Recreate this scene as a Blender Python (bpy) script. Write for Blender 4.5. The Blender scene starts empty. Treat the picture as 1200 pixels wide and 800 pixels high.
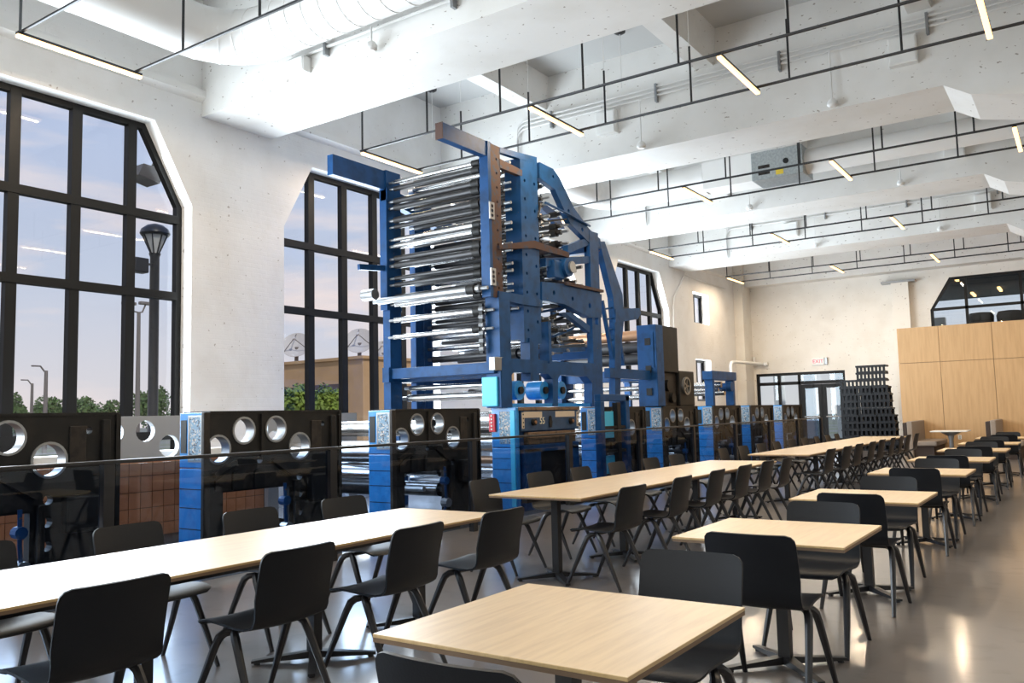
import bpy, bmesh, math, random
from mathutils import Vector, Matrix
random.seed(7)
SC = bpy.context.scene
COL = SC.collection
PI = math.pi

# ------------------------------------------------------------------ camera
FPX = 983.3; YAW = -.59898; PITCH = .087856; ROLL = -.024358; CAMH = 1.42
_f = Vector((math.sin(YAW)*math.cos(PITCH), math.cos(YAW)*math.cos(PITCH), math.sin(PITCH)))
_r0 = Vector((math.cos(YAW), -math.sin(YAW), 0)); _u0 = _r0.cross(_f)
_r = _r0*math.cos(ROLL) + _u0*math.sin(ROLL); _u = -_r0*math.sin(ROLL) + _u0*math.cos(ROLL)
cam_d = bpy.data.cameras.new('camera'); cam = bpy.data.objects.new('camera', cam_d); COL.objects.link(cam)
cam_d.sensor_width = 36; cam_d.lens = FPX/1200*36; cam_d.clip_end = 2000
cam.matrix_world = Matrix(((_r.x, _u.x, -_f.x, 0), (_r.y, _u.y, -_f.y, 0), (_r.z, _u.z, -_f.z, CAMH), (0, 0, 0, 1)))
SC.camera = cam
# pixel of the photograph -> point on a known plane of the place
def _ray(x, y): return _r*((x-600)/FPX) - _u*((y-400)/FPX) + _f
def atx(x, y, X): d = _ray(x, y); t = X/d.x; return Vector((X, d.y*t, CAMH+d.z*t))
def aty(x, y, Y): d = _ray(x, y); t = Y/d.y; return Vector((d.x*t, Y, CAMH+d.z*t))
def atz(x, y, z): d = _ray(x, y); t = (z-CAMH)/d.z; return Vector((d.x*t, d.y*t, z))

# ------------------------------------------------------------------ view, world, sun, daylight
vs = SC.view_settings
vs.view_transform = 'Standard'; vs.look = 'None'; vs.gamma = 1; vs.use_curve_mapping = False
vs.exposure = 0.0
W = bpy.data.worlds.new('sky'); SC.world = W; W.use_nodes = True
nt = W.node_tree; nt.nodes.clear()
def wn(t): return nt.nodes.new(t)
tc = wn('ShaderNodeTexCoord'); sep = wn('ShaderNodeSeparateXYZ'); nt.links.new(tc.outputs['Generated'], sep.inputs[0])
ramp = wn('ShaderNodeValToRGB'); nt.links.new(sep.outputs['Z'], ramp.inputs[0])
e = ramp.color_ramp.elements
e[0].position = 0.0; e[0].color = (.80, .74, .74, 1)
e[1].position = .55; e[1].color = (.30, .42, .72, 1)
m = e.new(.16); m.color = (.60, .66, .80, 1)
mp = wn('ShaderNodeMapping'); mp.inputs['Scale'].default_value = (3, 3, 14); nt.links.new(tc.outputs['Generated'], mp.inputs[0])
nz = wn('ShaderNodeTexNoise'); nz.inputs['Scale'].default_value = 1.6; nz.inputs['Detail'].default_value = 6; nt.links.new(mp.outputs[0], nz.inputs['Vector'])
cr = wn('ShaderNodeValToRGB'); nt.links.new(nz.outputs['Fac'], cr.inputs[0])
cr.color_ramp.elements[0].position = .48; cr.color_ramp.elements[1].position = .72
mx = wn('ShaderNodeMix'); mx.data_type = 'RGBA'; nt.links.new(cr.outputs[0], mx.inputs['Factor'])
nt.links.new(ramp.outputs[0], mx.inputs[6]); mx.inputs[7].default_value = (.92, .80, .78, 1)
bg = wn('ShaderNodeBackground'); bg.inputs['Strength'].default_value = 1.0; nt.links.new(mx.outputs[2], bg.inputs[0])
wo = wn('ShaderNodeOutputWorld'); nt.links.new(bg.outputs[0], wo.inputs[0])

sd = bpy.data.lights.new('sun', 'SUN'); sd.energy = 2.2; sd.angle = .02; sd.color = (1, .93, .82)
so = bpy.data.objects.new('sun', sd); COL.objects.link(so)
so.rotation_euler = Vector((-.75, .35, -.75)).to_track_quat('-Z', 'Y').to_euler()

WIN_C = [5.56 + 5.85*k for k in range(-1, 4)]          # window centres along the left wall
def area(name, loc, direction, sx, sy, power, color):
    d = bpy.data.lights.new(name, 'AREA'); d.shape = 'RECTANGLE'; d.size = sx; d.size_y = sy; d.energy = power; d.color = color
    o = bpy.data.objects.new(name, d); COL.objects.link(o); o.location = loc
    o.rotation_euler = Vector(direction).to_track_quat('-Z', 'Y').to_euler(); return o
for k, c in enumerate(WIN_C):
    area('window_daylight', (-11.19, c, 3.1), (1, 0, 0), 3.9, 4.6, 720, (.80, .91, 1))
for z_, h_ in ((4.99, 1.0), (2.47, 1.35)):
    area('small_window_daylight', (-11.2, 27.95, z_), (1, 0, 0), 1.3, h_, 75, (.9, .95, 1))
area('rear_daylight', (-3, -4.7, 3.3), (0, 1, 0), 10, 5, 170, (1, .97, .93))

# ------------------------------------------------------------------ materials
MATS = {}
def mat(name, col, rough=.5, metal=0, spec=.5, coat=0, noise=None, bump=None, emit=None, coords='Object', aniso=None, brick=None, coat_rough=.05):
    if name in MATS: return MATS[name]
    M = bpy.data.materials.new(name); M.use_nodes = True; t = M.node_tree; b = t.nodes['Principled BSDF']
    b.inputs['Base Color'].default_value = (*col, 1); b.inputs['Roughness'].default_value = rough; b.inputs['Metallic'].default_value = metal
    b.inputs['Specular IOR Level'].default_value = spec; b.inputs['Coat Weight'].default_value = coat; b.inputs['Coat Roughness'].default_value = coat_rough
    if emit: b.inputs['Emission Color'].default_value = (*emit[0], 1); b.inputs['Emission Strength'].default_value = emit[1]
    tcx = None
    if noise or bump or brick:
        tcx = t.nodes.new('ShaderNodeTexCoord')
    if noise:   # list of (scale, colour2, lo, hi, stretch, detail)
        prev = None
        for (sc, c2, lo, hi, st, det) in noise:
            mpn = t.nodes.new('ShaderNodeMapping'); mpn.inputs['Scale'].default_value = st; t.links.new(tcx.outputs[coords], mpn.inputs[0])
            n = t.nodes.new('ShaderNodeTexNoise'); n.inputs['Scale'].default_value = sc; n.inputs['Detail'].default_value = det; t.links.new(mpn.outputs[0], n.inputs['Vector'])
            r = t.nodes.new('ShaderNodeMapRange'); r.inputs[1].default_value = lo; r.inputs[2].default_value = hi; t.links.new(n.outputs['Fac'], r.inputs[0])
            x = t.nodes.new('ShaderNodeMix'); x.data_type = 'RGBA'; t.links.new(r.outputs[0], x.inputs['Factor'])
            if prev is None: x.inputs[6].default_value = (*col, 1)
            else: t.links.new(prev, x.inputs[6])
            x.inputs[7].default_value = (*c2, 1); prev = x.outputs[2]
        t.links.new(prev, b.inputs['Base Color'])
    h = None
    if bump:
        sc, strength, st = bump
        mpn = t.nodes.new('ShaderNodeMapping'); mpn.inputs['Scale'].default_value = st; t.links.new(tcx.outputs[coords], mpn.inputs[0])
        n = t.nodes.new('ShaderNodeTexNoise'); n.inputs['Scale'].default_value = sc; n.inputs['Detail'].default_value = 4; t.links.new(mpn.outputs[0], n.inputs['Vector'])
        bu = t.nodes.new('ShaderNodeBump'); bu.inputs['Strength'].default_value = strength; bu.inputs['Distance'].default_value = .02
        t.links.new(n.outputs['Fac'], bu.inputs['Height']); h = bu; t.links.new(bu.outputs[0], b.inputs['Normal'])
    if brick:   # painted brickwork, only a fine relief; brick = axes to use as (u, v)
        sx = t.nodes.new('ShaderNodeSeparateXYZ'); t.links.new(tcx.outputs[coords], sx.inputs[0])
        cb = t.nodes.new('ShaderNodeCombineXYZ'); t.links.new(sx.outputs[brick[0]], cb.inputs[0]); t.links.new(sx.outputs[brick[1]], cb.inputs[1])
        bk = t.nodes.new('ShaderNodeTexBrick'); bk.inputs['Scale'].default_value = 1; bk.inputs['Brick Width'].default_value = .22; bk.inputs['Row Height'].default_value = .075
        bk.inputs['Mortar Size'].default_value = .006; bk.inputs['Color1'].default_value = (1, 1, 1, 1); bk.inputs['Color2'].default_value = (.93, .93, .93, 1); bk.inputs['Mortar'].default_value = (.3, .3, .3, 1)
        t.links.new(cb.outputs[0], bk.inputs['Vector'])
        b2 = t.nodes.new('ShaderNodeBump'); b2.inputs['Strength'].default_value = .30; b2.inputs['Distance'].default_value = .012
        t.links.new(bk.outputs['Color'], b2.inputs['Height'])
        if h: t.links.new(h.outputs[0], b2.inputs['Normal'])
        t.links.new(b2.outputs[0], b.inputs['Normal'])
    MATS[name] = M; return M
def glass(name, tint, rough=0.0, ior=.5, gl=1.0):
    M = bpy.data.materials.new(name); M.use_nodes = True; t = M.node_tree; t.nodes.clear()
    tr = t.nodes.new('ShaderNodeBsdfTransparent'); tr.inputs[0].default_value = (*tint, 1)
    g = t.nodes.new('ShaderNodeBsdfGlossy'); g.inputs['Roughness'].default_value = rough; g.inputs[0].default_value = (gl, gl, gl, 1)
    lw = t.nodes.new('ShaderNodeLayerWeight'); lw.inputs[0].default_value = .5
    pw = t.nodes.new('ShaderNodeMath'); pw.operation = 'POWER'; pw.inputs[1].default_value = 5; t.links.new(lw.outputs['Facing'], pw.inputs[0])
    fr = t.nodes.new('ShaderNodeMath'); fr.operation = 'MULTIPLY_ADD'; fr.inputs[1].default_value = ior; fr.inputs[2].default_value = .025; t.links.new(pw.outputs[0], fr.inputs[0])
    mxs = t.nodes.new('ShaderNodeMixShader'); t.links.new(fr.outputs[0], mxs.inputs[0]); t.links.new(tr.outputs[0], mxs.inputs[1]); t.links.new(g.outputs[0], mxs.inputs[2])
    o = t.nodes.new('ShaderNodeOutputMaterial'); t.links.new(mxs.outputs[0], o.inputs[0]); MATS[name] = M; return M
ONE = (1, 1, 1)
paint_wall = mat('painted_brick', (.80, .79, .775), .55, noise=[(1.3, (.72, .70, .67), .45, .75, ONE, 5), (14, (.45, .41, .37), .70, .73, ONE, 2)], bump=(6, .25, ONE), brick=('Y', 'Z'))
paint_wall_b = mat('painted_brick_cream', (.82, .79, .73), .55, noise=[(1.3, (.74, .70, .63), .45, .75, ONE, 5), (14, (.45, .40, .35), .70, .73, ONE, 2)], bump=(6, .25, ONE), brick=('X', 'Z'))
paint_conc = mat('painted_concrete', (.80, .79, .765), .55, noise=[(1.1, (.71, .69, .65), .42, .75, ONE, 6), (11, (.36, .32, .28), .70, .725, (1, 1, 2), 2)], bump=(5, .3, (1, 1, 1)))
slab_m = mat('ceiling_paint', (.56, .56, .55), .7, noise=[(1.5, (.58, .58, .57), .45, .8, ONE, 4)])
floor_m = mat('polished_concrete', (.165, .148, .138), .30, spec=.5, coat=.7, noise=[(.8, (.215, .195, .185), .4, .7, ONE, 6), (6, (.12, .108, .10), .55, .8, ONE, 5)], coat_rough=.13)
wood_top = mat('light_oak_laminate', (.68, .48, .23), .40, spec=.5, coat=1.0, noise=[(5, (.56, .37, .155), .40, .72, (9, .7, 1), 5)], coat_rough=.36)
wood_edge = mat('table_edge_ply', (.20, .13, .08), .5)
panel_m = mat('maple_panel', (.60, .38, .19), .45, noise=[(3, (.52, .32, .15), .4, .75, (7, 7, .5), 4)])
panel_joint = mat('panel_backing', (.22, .14, .08), .7)
blackm = mat('black_metal', (.012, .012, .014), .35, spec=.5)
frame_m = mat('black_window_frame', (.008, .008, .008), .5, spec=.25)
plastic = mat('black_plastic_shell', (.005, .007, .011), .46, spec=.34, bump=(120, .04, ONE))
legm = mat('black_leg', (.018, .018, .021), .33)
blue = mat('blue_enamel', (.010, .066, .20), .42, spec=.2, noise=[(5, (.008, .042, .12), .45, .7, ONE, 4), (22, (.16, .09, .05), .735, .77, ONE, 3)])
blue_lit = mat('window_lit_blue_enamel', (.02, .26, .68), .32, coat=.3, noise=[(9, (.015, .19, .52), .5, .75, ONE, 4)])  # brighter copy of the blue, window light on the end covers put into colour
cyan = mat('light_blue_enamel', (.06, .50, .80), .35)
iron = mat('black_iron', (.010, .010, .010), .48, spec=.3, noise=[(6, (.018, .016, .014), .45, .7, ONE, 5)])
iron2 = mat('dark_brown_iron', (.030, .024, .020), .5, spec=.3, noise=[(14, (.014, .012, .011), .45, .65, ONE, 5)])
rust = mat('rusty_primer', (.065, .030, .021), .7, noise=[(9, (.03, .04, .07), .5, .65, ONE, 5)])
chrome = mat('roller_steel', (.50, .50, .50), .24, metal=1, noise=[(3, (.26, .25, .24), .45, .7, (.4, 9, 9), 4)])
darkroll = mat('dark_rubber_roller', (.035, .034, .036), .34, metal=.3)
copper = mat('brown_roller', (.40, .22, .12), .35, metal=.6)
steel = mat('grey_steel', (.33, .34, .35), .35, metal=.8)
pale_plate = mat('pale_steel_plate', (.42, .44, .47), .4, metal=.3)
tile_m = mat('brown_glazed_tile', (.50, .21, .10), .35, noise=[(2, (.42, .17, .08), .4, .7, ONE, 3)])
grout = mat('tile_grout', (.12, .06, .035), .8)
white_m = mat('white_enamel', (.82, .82, .80), .35)
conduit_m = mat('painted_conduit', (.74, .73, .71), .5)
duct_m = mat('white_duct_paint', (.82, .81, .79), .38, bump=(2, .05, ONE))
galv = mat('galvanised_box', (.42, .45, .46), .35, metal=.7, noise=[(20, (.34, .37, .38), .4, .6, ONE, 2)])
yellow = mat('yellow_label', (.75, .55, .05), .5)
lamp_m = mat('warm_led_tube', (1, .8, .55), .4, emit=((1, .58, .22), 3.0))
label_m = mat('beige_label', (.62, .52, .40), .5)
panel_blue = mat('console_blue', (.030, .075, .16), .4, noise=[(7, (.02, .05, .11), .4, .7, ONE, 4)])
red_m = mat('red_plastic', (.55, .03, .05), .4)
speckle = mat('button_panel', (.16, .28, .40), .4, noise=[(38, (.55, .50, .45), .56, .60, ONE, 1), (30, (.03, .05, .08), .58, .62, (1, 1, 1.3), 1)])
brown_box = mat('worn_brown_box', (.17, .10, .055), .6, noise=[(12, (.07, .05, .03), .5, .65, ONE, 4)])
uphol = mat('taupe_upholstery', (.30, .25, .21), .7)
uphol_d = mat('dark_brown_upholstery', (.045, .03, .025), .7)
exit_red = mat('exit_red', (.75, .03, .05), .4, emit=((1, .05, .08), 1.2))
num_m = mat('pale_lettering', (.75, .70, .55), .5)
pane_m = glass('window_glass', (.97, .98, .99), ior=.3, gl=.6)
guard_m = glass('smoked_guard_glass', (.64, .71, .81), ior=.35, gl=.8)
door_glass = glass('door_glass', (.90, .95, .96))
asphalt = mat('asphalt_ground', (.20, .20, .19), .9, noise=[(.2, (.14, .16, .09), .45, .6, ONE, 4)])
tan = mat('tan_stucco', (.52, .33, .17), .85, noise=[(.6, (.46, .29, .15), .4, .7, ONE, 4)])
tan_d = mat('brown_recess', (.10, .06, .04), .8)
leaf = mat('leaf_green', (.10, .17, .045), .7, noise=[(.9, (.055, .10, .03), .4, .65, ONE, 3)])
leaf2 = mat('bright_leaf_green', (.20, .28, .035), .7, noise=[(1.5, (.11, .17, .03), .4, .65, ONE, 3)])
bark = mat('bark', (.08, .06, .045), .9)
dish_m = mat('dish_white', (.50, .48, .47), .6)
polem = mat('grey_pole', (.16, .14, .13), .6)
lens_m = mat('lantern_glass', (.55, .55, .52), .2)

# ------------------------------------------------------------------ mesh helpers
BASE = {}
class MB:
    def __init__(s): s.v = []; s.f = []
    def add(s, vs_, fs):
        n = len(s.v); s.v += [tuple(p) for p in vs_]; s.f += [tuple(i+n for i in f) for f in fs]; return s
    def box(s, x0, x1, y0, y1, z0, z1, b=0):
        if b:
            bm = bmesh.new(); bmesh.ops.create_cube(bm, size=1)
            for q in bm.verts: q.co = Vector(((x0+x1)/2+q.co.x*(x1-x0), (y0+y1)/2+q.co.y*(y1-y0), (z0+z1)/2+q.co.z*(z1-z0)))
            bmesh.ops.bevel(bm, geom=bm.edges[:], offset=b, segments=2, affect='EDGES', profile=.5)
            return s.bm(bm)
        v = [(x, y, z) for x in (x0, x1) for y in (y0, y1) for z in (z0, z1)]
        return s.add(v, [(0, 1, 3, 2), (4, 6, 7, 5), (0, 4, 5, 1), (2, 3, 7, 6), (0, 2, 6, 4), (1, 5, 7, 3)])
    def bm(s, bm):
        bm.verts.index_update()
        s.add([q.co.copy() for q in bm.verts], [[q.index for q in f.verts] for f in bm.faces]); bm.free(); return s
    def cyl(s, p0, p1, r, n=12, r2=None, caps=True):
        p0 = Vector(p0); p1 = Vector(p1); r2 = r if r2 is None else r2
        d = (p1-p0).normalized(); a = d.orthogonal().normalized(); b = d.cross(a)
        v = []
        for i in range(n):
            c, q = math.cos(2*PI*i/n), math.sin(2*PI*i/n); o = a*c+b*q
            v += [p0+o*r, p1+o*r2]
        f = [(2*i, 2*((i+1) % n), 2*((i+1) % n)+1, 2*i+1) for i in range(n)]
        if caps: f += [tuple(2*i for i in range(n))[::-1], tuple(2*i+1 for i in range(n))]
        return s.add(v, f)
    def tube(s, pts, r, n=8, radii=None):
        pts = [Vector(p) for p in pts]; rings = []; v = []; prev = None
        for i, p in enumerate(pts):
            d = (pts[min(i+1, len(pts)-1)]-pts[max(i-1, 0)]).normalized()
            a = d.orthogonal().normalized() if prev is None else (prev-d*prev.dot(d)).normalized()
            prev = a; b = d.cross(a); rr = radii[i] if radii else r
            v += [p+(a*math.cos(2*PI*k/n)+b*math.sin(2*PI*k/n))*rr for k in range(n)]
        f = [(i*n+k, i*n+(k+1) % n, (i+1)*n+(k+1) % n, (i+1)*n+k) for i in range(len(pts)-1) for k in range(n)]
        f += [tuple(range(n))[::-1], tuple((len(pts)-1)*n+k for k in range(n))]
        return s.add(v, f)
    def bar(s, p0, p1, w, h, up=(0, 0, 1)):
        p0 = Vector(p0); p1 = Vector(p1); d = (p1-p0).normalized(); up = Vector(up)
        a = d.cross(up).normalized(); b = a.cross(d).normalized()
        v = [p+a*sx*w/2+b*sz*h/2 for p in (p0, p1) for sx, sz in ((-1, -1), (1, -1), (1, 1), (-1, 1))]
        return s.add(v, [(0, 1, 2, 3), (7, 6, 5, 4), (0, 4, 5, 1), (1, 5, 6, 2), (2, 6, 7, 3), (3, 7, 4, 0)])
    def prism(s, poly, axis, a0, a1, holes=()):
        """2-D outline (and holes) pushed along an axis; axis 'x' takes (y,z), 'y' takes (x,z), 'z' takes (x,y)"""
        def P(q, a): return {'x': (a, q[0], q[1]), 'y': (q[0], a, q[1]), 'z': (q[0], q[1], a)}[axis]
        bm = bmesh.new(); edges = []
        for loop in [poly, *holes]:
            vs_ = [bm.verts.new(P(q, a0)) for q in loop]
            for i in range(len(vs_)): edges.append(bm.edges.new((vs_[i], vs_[(i+1) % len(vs_)])))
        if holes: bmesh.ops.triangle_fill(bm, use_beauty=True, use_dissolve=False, edges=edges)
        else: bm.faces.new(bm.verts[:])
        ret = bmesh.ops.extrude_face_region(bm, geom=bm.faces[:])
        off = Vector(P((0, 0), a1))-Vector(P((0, 0), a0))
        for q in ret['geom']:
            if isinstance(q, bmesh.types.BMVert): q.co += off
        bmesh.ops.recalc_face_normals(bm, faces=bm.faces[:])
        return s.bm(bm)
    def lathe(s, prof, c, n=16):
        v = []; c = Vector(c)
        for r, z in prof: v += [c+Vector((r*math.cos(2*PI*k/n), r*math.sin(2*PI*k/n), z)) for k in range(n)]
        f = [(i*n+k, i*n+(k+1) % n, (i+1)*n+(k+1) % n, (i+1)*n+k) for i in range(len(prof)-1) for k in range(n)]
        f += [tuple(range(n))[::-1], tuple((len(prof)-1)*n+k for k in range(n))]
        return s.add(v, f)
    def mesh(s, name, m, smooth=False, shift=None):
        me = bpy.data.meshes.new(name)
        sh = shift or Vector((0, 0, 0))
        me.from_pydata([(p[0]-sh[0], p[1]-sh[1], p[2]-sh[2]) for p in s.v], [], s.f)
        bm = bmesh.new(); bm.from_mesh(me); bmesh.ops.recalc_face_normals(bm, faces=bm.faces[:]); bm.to_mesh(me); bm.free()
        me.materials.append(m)
        if smooth:
            for p in me.polygons: p.use_smooth = True
            me.set_sharp_from_angle(angle=math.radians(40))
        me.update(); return me
    def build(s, name, m, parent=None, smooth=False, loc=None):
        """coordinates are world coordinates; the object sits under its parent's base"""
        if parent is not None: base = BASE[parent.name]
        else: base = Vector(loc) if loc is not None else Vector((0, 0, 0))
        o = bpy.data.objects.new(name, s.mesh(name, m, smooth, base)); COL.objects.link(o)
        BASE[o.name] = base
        if parent is not None: o.parent = parent
        else: o.location = base
        return o
def tag(o, label, cat=None, group=None, kind=None):
    o['label'] = label
    if cat: o['category'] = cat
    if group: o['group'] = group
    if kind: o['kind'] = kind
    return o
def thing(name, label, cat, loc=(0, 0, 0), group=None, rz=0, kind=None):
    o = bpy.data.objects.new(name, None); COL.objects.link(o); o.location = loc; o.rotation_euler = (0, 0, rz); o.empty_display_size = .1
    BASE[o.name] = Vector(loc)
    if kind: o['kind'] = kind; o['label'] = label
    else: tag(o, label, cat, group)
    return o
def struct(o, label): o['kind'] = 'structure'; o['label'] = label; return o
def copy_tree(o, parent=None):
    c = o.copy(); COL.objects.link(c)
    if parent is not None: c.parent = parent
    for ch in o.children: copy_tree(ch, c)
    return c
def circ(cx, cz, r, n=20, a0=0): return [(cx+r*math.cos(2*PI*i/n+a0), cz+r*math.sin(2*PI*i/n+a0)) for i in range(n)]
def rect(y0, y1, z0, z1): return [(y0, z0), (y1, z0), (y1, z1), (y0, z1)]
def link_part(name, me, parent, loc=(0, 0, 0)):
    o = bpy.data.objects.new(name, me); COL.objects.link(o); o.parent = parent; o.location = loc; BASE[o.name] = BASE[parent.name]; return o
ORD = ['first', 'second', 'third', 'fourth', 'fifth', 'sixth', 'seventh', 'eighth', 'ninth', 'tenth', 'eleventh', 'twelfth']

# ------------------------------------------------------------------ room shell
XW = -11.0; YB = 32.2; ZC = 8.0; XR = 9.0; YF = -5.0; ZB = 6.13
WB, WT, WCH, WCHZ = .40, 5.86, .63, 4.70           # window sill, head, chamfer width, chamfer foot
def win_outline(c, hw=2.04, g=0):
    return [(c-hw+g, WB+g), (c+hw-g, WB+g), (c+hw-g, WCHZ), (c+hw-WCH-g*.5, WT-g), (c-hw+WCH+g*.5, WT-g), (c-hw+g, WCHZ)]
struct(MB().box(XW-.4, XR+.4, YF-.4, YB+9, -.3, 0).build('floor', floor_m), 'polished grey concrete floor')
struct(MB().box(XW-.4, XR+.4, YF-.4, YB+.4, ZC, ZC+.3).build('ceiling', slab_m), 'painted concrete ceiling slab')
smallw = [rect(27.25, 28.65, 4.46, 5.53), rect(27.25, 28.65, 1.75, 3.20)]
struct(MB().prism(rect(YF-.4, YB+.4, 0, ZC), 'x', XW-.4, XW, [win_outline(c) for c in WIN_C]+smallw).build('wall_left', paint_wall), 'white painted brick wall with tall chamfered windows')
# cornice ledge along the wall head and the pilasters
struct(MB().prism([(XW, 6.35), (XW+.10, 6.42), (XW+.10, 6.52), (XW, 6.52)], 'y', YF, YB).build('trim_1', paint_conc), 'rough concrete ledge along the head of the window wall')
struct(MB().box(XW, XW+.35, YB-.9, YB, 0, ZC).build('trim_2', paint_wall_b), 'white corner pier beside the exit doors')
# back wall
def bx(px, py): p = aty(px, py, YB); return (p.x, p.z)
d0 = bx(885.6, 431.2)[0]; d1 = bx(989.4, 425.4)[0]; dz = 2.78
bw0 = bx(1090, 360)[0]; bwz0, bwz1, bwzc = 3.9, bx(1110, 325)[1], bx(1090, 363)[1]
bwx1 = bx(1112, 325)[0]
bwin = [(bw0, bwz0), (3.2, bwz0), (3.2, bwzc), (3.2-(bwx1-bw0), bwz1), (bwx1, bwz1), (bw0, bwzc)]
struct(MB().prism([(XW, 0), (d0, 0), (d0, dz), (d1, dz), (d1, 0), (XR, 0), (XR, ZC), (XW, ZC)], 'y', YB, YB+.35, [bwin]).build('wall_back', paint_wall_b), 'cream painted brick end wall with exit doors')
struct(MB().box(XR, XR+.3, YF, YB, 0, ZC).build('wall_right', paint_wall_b), 'plain painted wall')
struct(MB().box(XW, XR, YF-.35, YF, 0, ZC).build('wall_front', paint_wall_b), 'plain painted wall')
pc = bx(1056, 340)[0]
struct(MB().box(pc-.28, pc+.28, YB-.3, YB, 0, 5.75).build('trim_3', paint_wall_b), 'white pilaster beside wood panelling')
struct(MB().box(pc-.6, pc+.5, YB-.34, YB, 5.75, 5.83).build('trim_4', steel), 'steel bearing plate on top of pilaster')
# concrete beams, each with its haunch towards the inner columns
BEAMY = [8.43+5.85*k for k in range(-2, 5)]
for k, yb in enumerate(BEAMY):
    y0, y1 = yb-.67, yb+.67
    if k == 6: y0, y1 = YB-.62, YB
    o = MB().prism([(XW, ZB), (-1.45, ZB), (-1.1, ZB-.22), (1.2, ZB-.75), (1.6, ZB-1.1), (2.6, ZB-1.1), (3.0, ZB-.75), (5.4, ZB-.22), (5.7, ZB), (XR, ZB), (XR, ZC), (XW, ZC)], 'y', y0, y1).build('ceiling_beam', paint_conc)
    struct(o, 'deep white painted concrete beam crossing the hall')
# joists between beams
jm = {}
for k in range(len(BEAMY)-1):
    y0, y1 = BEAMY[k]+.67, BEAMY[k+1]-.67
    if k == 5: y1 = YB-.62
    for j, xj in enumerate((-8.5, -5.1, -1.7, 1.7, 5.1)):
        o = MB().prism([(xj-.16, 7.35), (xj+.16, 7.35), (xj+.22, ZC), (xj-.22, ZC)], 'y', y0, y1).build('ceiling_joist', paint_conc)
        struct(o, 'white concrete joist between two beams')
        if k in (1, 2, 3):
            for q in range(2):
                struct(MB().box(xj+1.0+q*1.0, xj+1.06+q*1.0, y0+1.0, y1-1.2, ZC-.06, ZC).build('ceiling_batten', slab_m), 'thin batten on the ceiling slab')

# ------------------------------------------------------------------ windows of the left wall
XG = XW-.30
MULL = (-1.215, -.405, .405, 1.215)
def zhead(dy): a = abs(dy); return WT if a <= 2.04-WCH else WCHZ+(2.04-a)/WCH*(WT-WCHZ)
for i, c in enumerate(WIN_C):
    w = thing('window_%d' % (i+1), 'tall black-framed window with chamfered upper corners', None, (XG, c, WB), kind='structure')
    MB().prism(win_outline(c), 'x', XG-.05, XG+.05, [win_outline(c, g=.09)]).build('frame', frame_m, w)
    for d in MULL:
        MB().box(XG-.05, XG+.06, c+d-.068, c+d+.068, WB+.05, zhead(d)-.06).build('mullion', frame_m, w)
    zt = [WB, 1.25, 3.33, 4.50, WT]
    for z in zt[1:4]:
        MB().box(XG-.045, XG+.07, c-1.98, c+1.98, z-.06, z+.06).build('transom', frame_m, w)
    ys = [-1.99, *MULL, 1.99]
    for a in range(5):
        for b in range(4):
            z0, z1 = zt[b], zt[b+1]; y0, y1 = ys[a], ys[a+1]
            if b == 3 and a in (0, 4):
                yo = y0 if a == 0 else y1; yi = y1 if a == 0 else y0
                poly = [(c+yi, z0), (c+yo, z0), (c+yo, WCHZ), (c+yi, zhead(yi)-.04)]
            else: poly = rect(c+y0, c+y1, z0, z1-(.04 if b == 3 else 0))
            MB().prism(poly, 'x', XG-.004, XG+.004).build('pane', pane_m, w)
    MB().box(XG+.05, XW+.06, c-2.04, c+2.04, WB-.06, WB).build('sill', white_m, w)
for i, rc in enumerate(smallw):
    w = thing('window_%d' % (10+i), 'small black-framed window in the corner bay', None, (XG, 27.25, rc[0][1]), kind='structure')
    (y0, z0), (_, _), (y1, z1), _ = rc
    MB().prism(rc, 'x', XG-.04, XG+.05, [rect(y0+.08, y1-.08, z0+.08, z1-.08)]).build('frame', frame_m, w)
    MB().box(XG-.04, XG+.05, (y0+y1)/2-.04, (y0+y1)/2+.04, z0+.05, z1-.05).build('mullion', frame_m, w)
    for a, b in ((y0+.05, (y0+y1)/2), ((y0+y1)/2, y1-.05)): MB().box(XG-.004, XG+.004, a, b, z0+.05, z1-.05).build('pane', pane_m, w)

# ------------------------------------------------------------------ exit doors with side lights, exit sign
yd = YB+.12
dl = bx(941, 470)[0]-.12
w = thing('door_1', 'black glazed double exit door with side lights and transom', None, (d0, yd, 0), kind='structure')
MB().prism([(d0, 0), (d1, 0), (d1, dz), (d0, dz)], 'y', yd-.07, yd+.07, [rect(d0+.09, d1-.09, .06, dz-.1)]).build('frame', frame_m, w)
zh = 2.38
MB().box(d0+.08, d1-.08, yd-.06, yd+.06, zh-.06, zh+.06).build('transom', frame_m, w)
sx0 = (d0+.09+dl)/2
for x in (sx0, dl): MB().box(x-.045, x+.045, yd-.06, yd+.06, 0.05, dz-.08).build('mullion', frame_m, w)
for a, b in ((d0+.08, sx0), (sx0, dl)):
    for z0, z1 in ((.06, zh), (zh, dz-.09)): MB().box(a, b, yd-.005, yd+.005, z0, z1).build('pane', door_glass, w)
MB().box(dl, d1-.08, yd-.005, yd+.005, zh, dz-.09).build('pane', door_glass, w)
dm = (dl+.05+d1-.09)/2
for a, b in ((dl+.05, dm-.01), (dm+.01, d1-.1)):
    lf = MB().prism(rect(a, b, .03, zh-.07), 'y', yd-.045, yd+.045, [rect(a+.13, b-.13, .30, zh-.2)]).build('door_leaf', frame_m, w)
    MB().box(a+.12, b-.12, yd-.006, yd+.006, .29, zh-.19).build('pane', door_glass, lf)
    MB().cyl((a+.1, yd-.1, 1.1), (b-.1, yd-.1, 1.1), .025, 8).build('push_bar', steel, lf)
    MB().box(a+.18, b-.3, yd-.12, yd-.045, zh-.22, zh-.12).build('door_closer', frame_m, lf)
ex = aty(959, 423.5, YB); 
s = thing('exit_sign', 'small red lettered exit sign above the glazed doors', 'sign', (ex.x, YB, ex.z))
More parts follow.
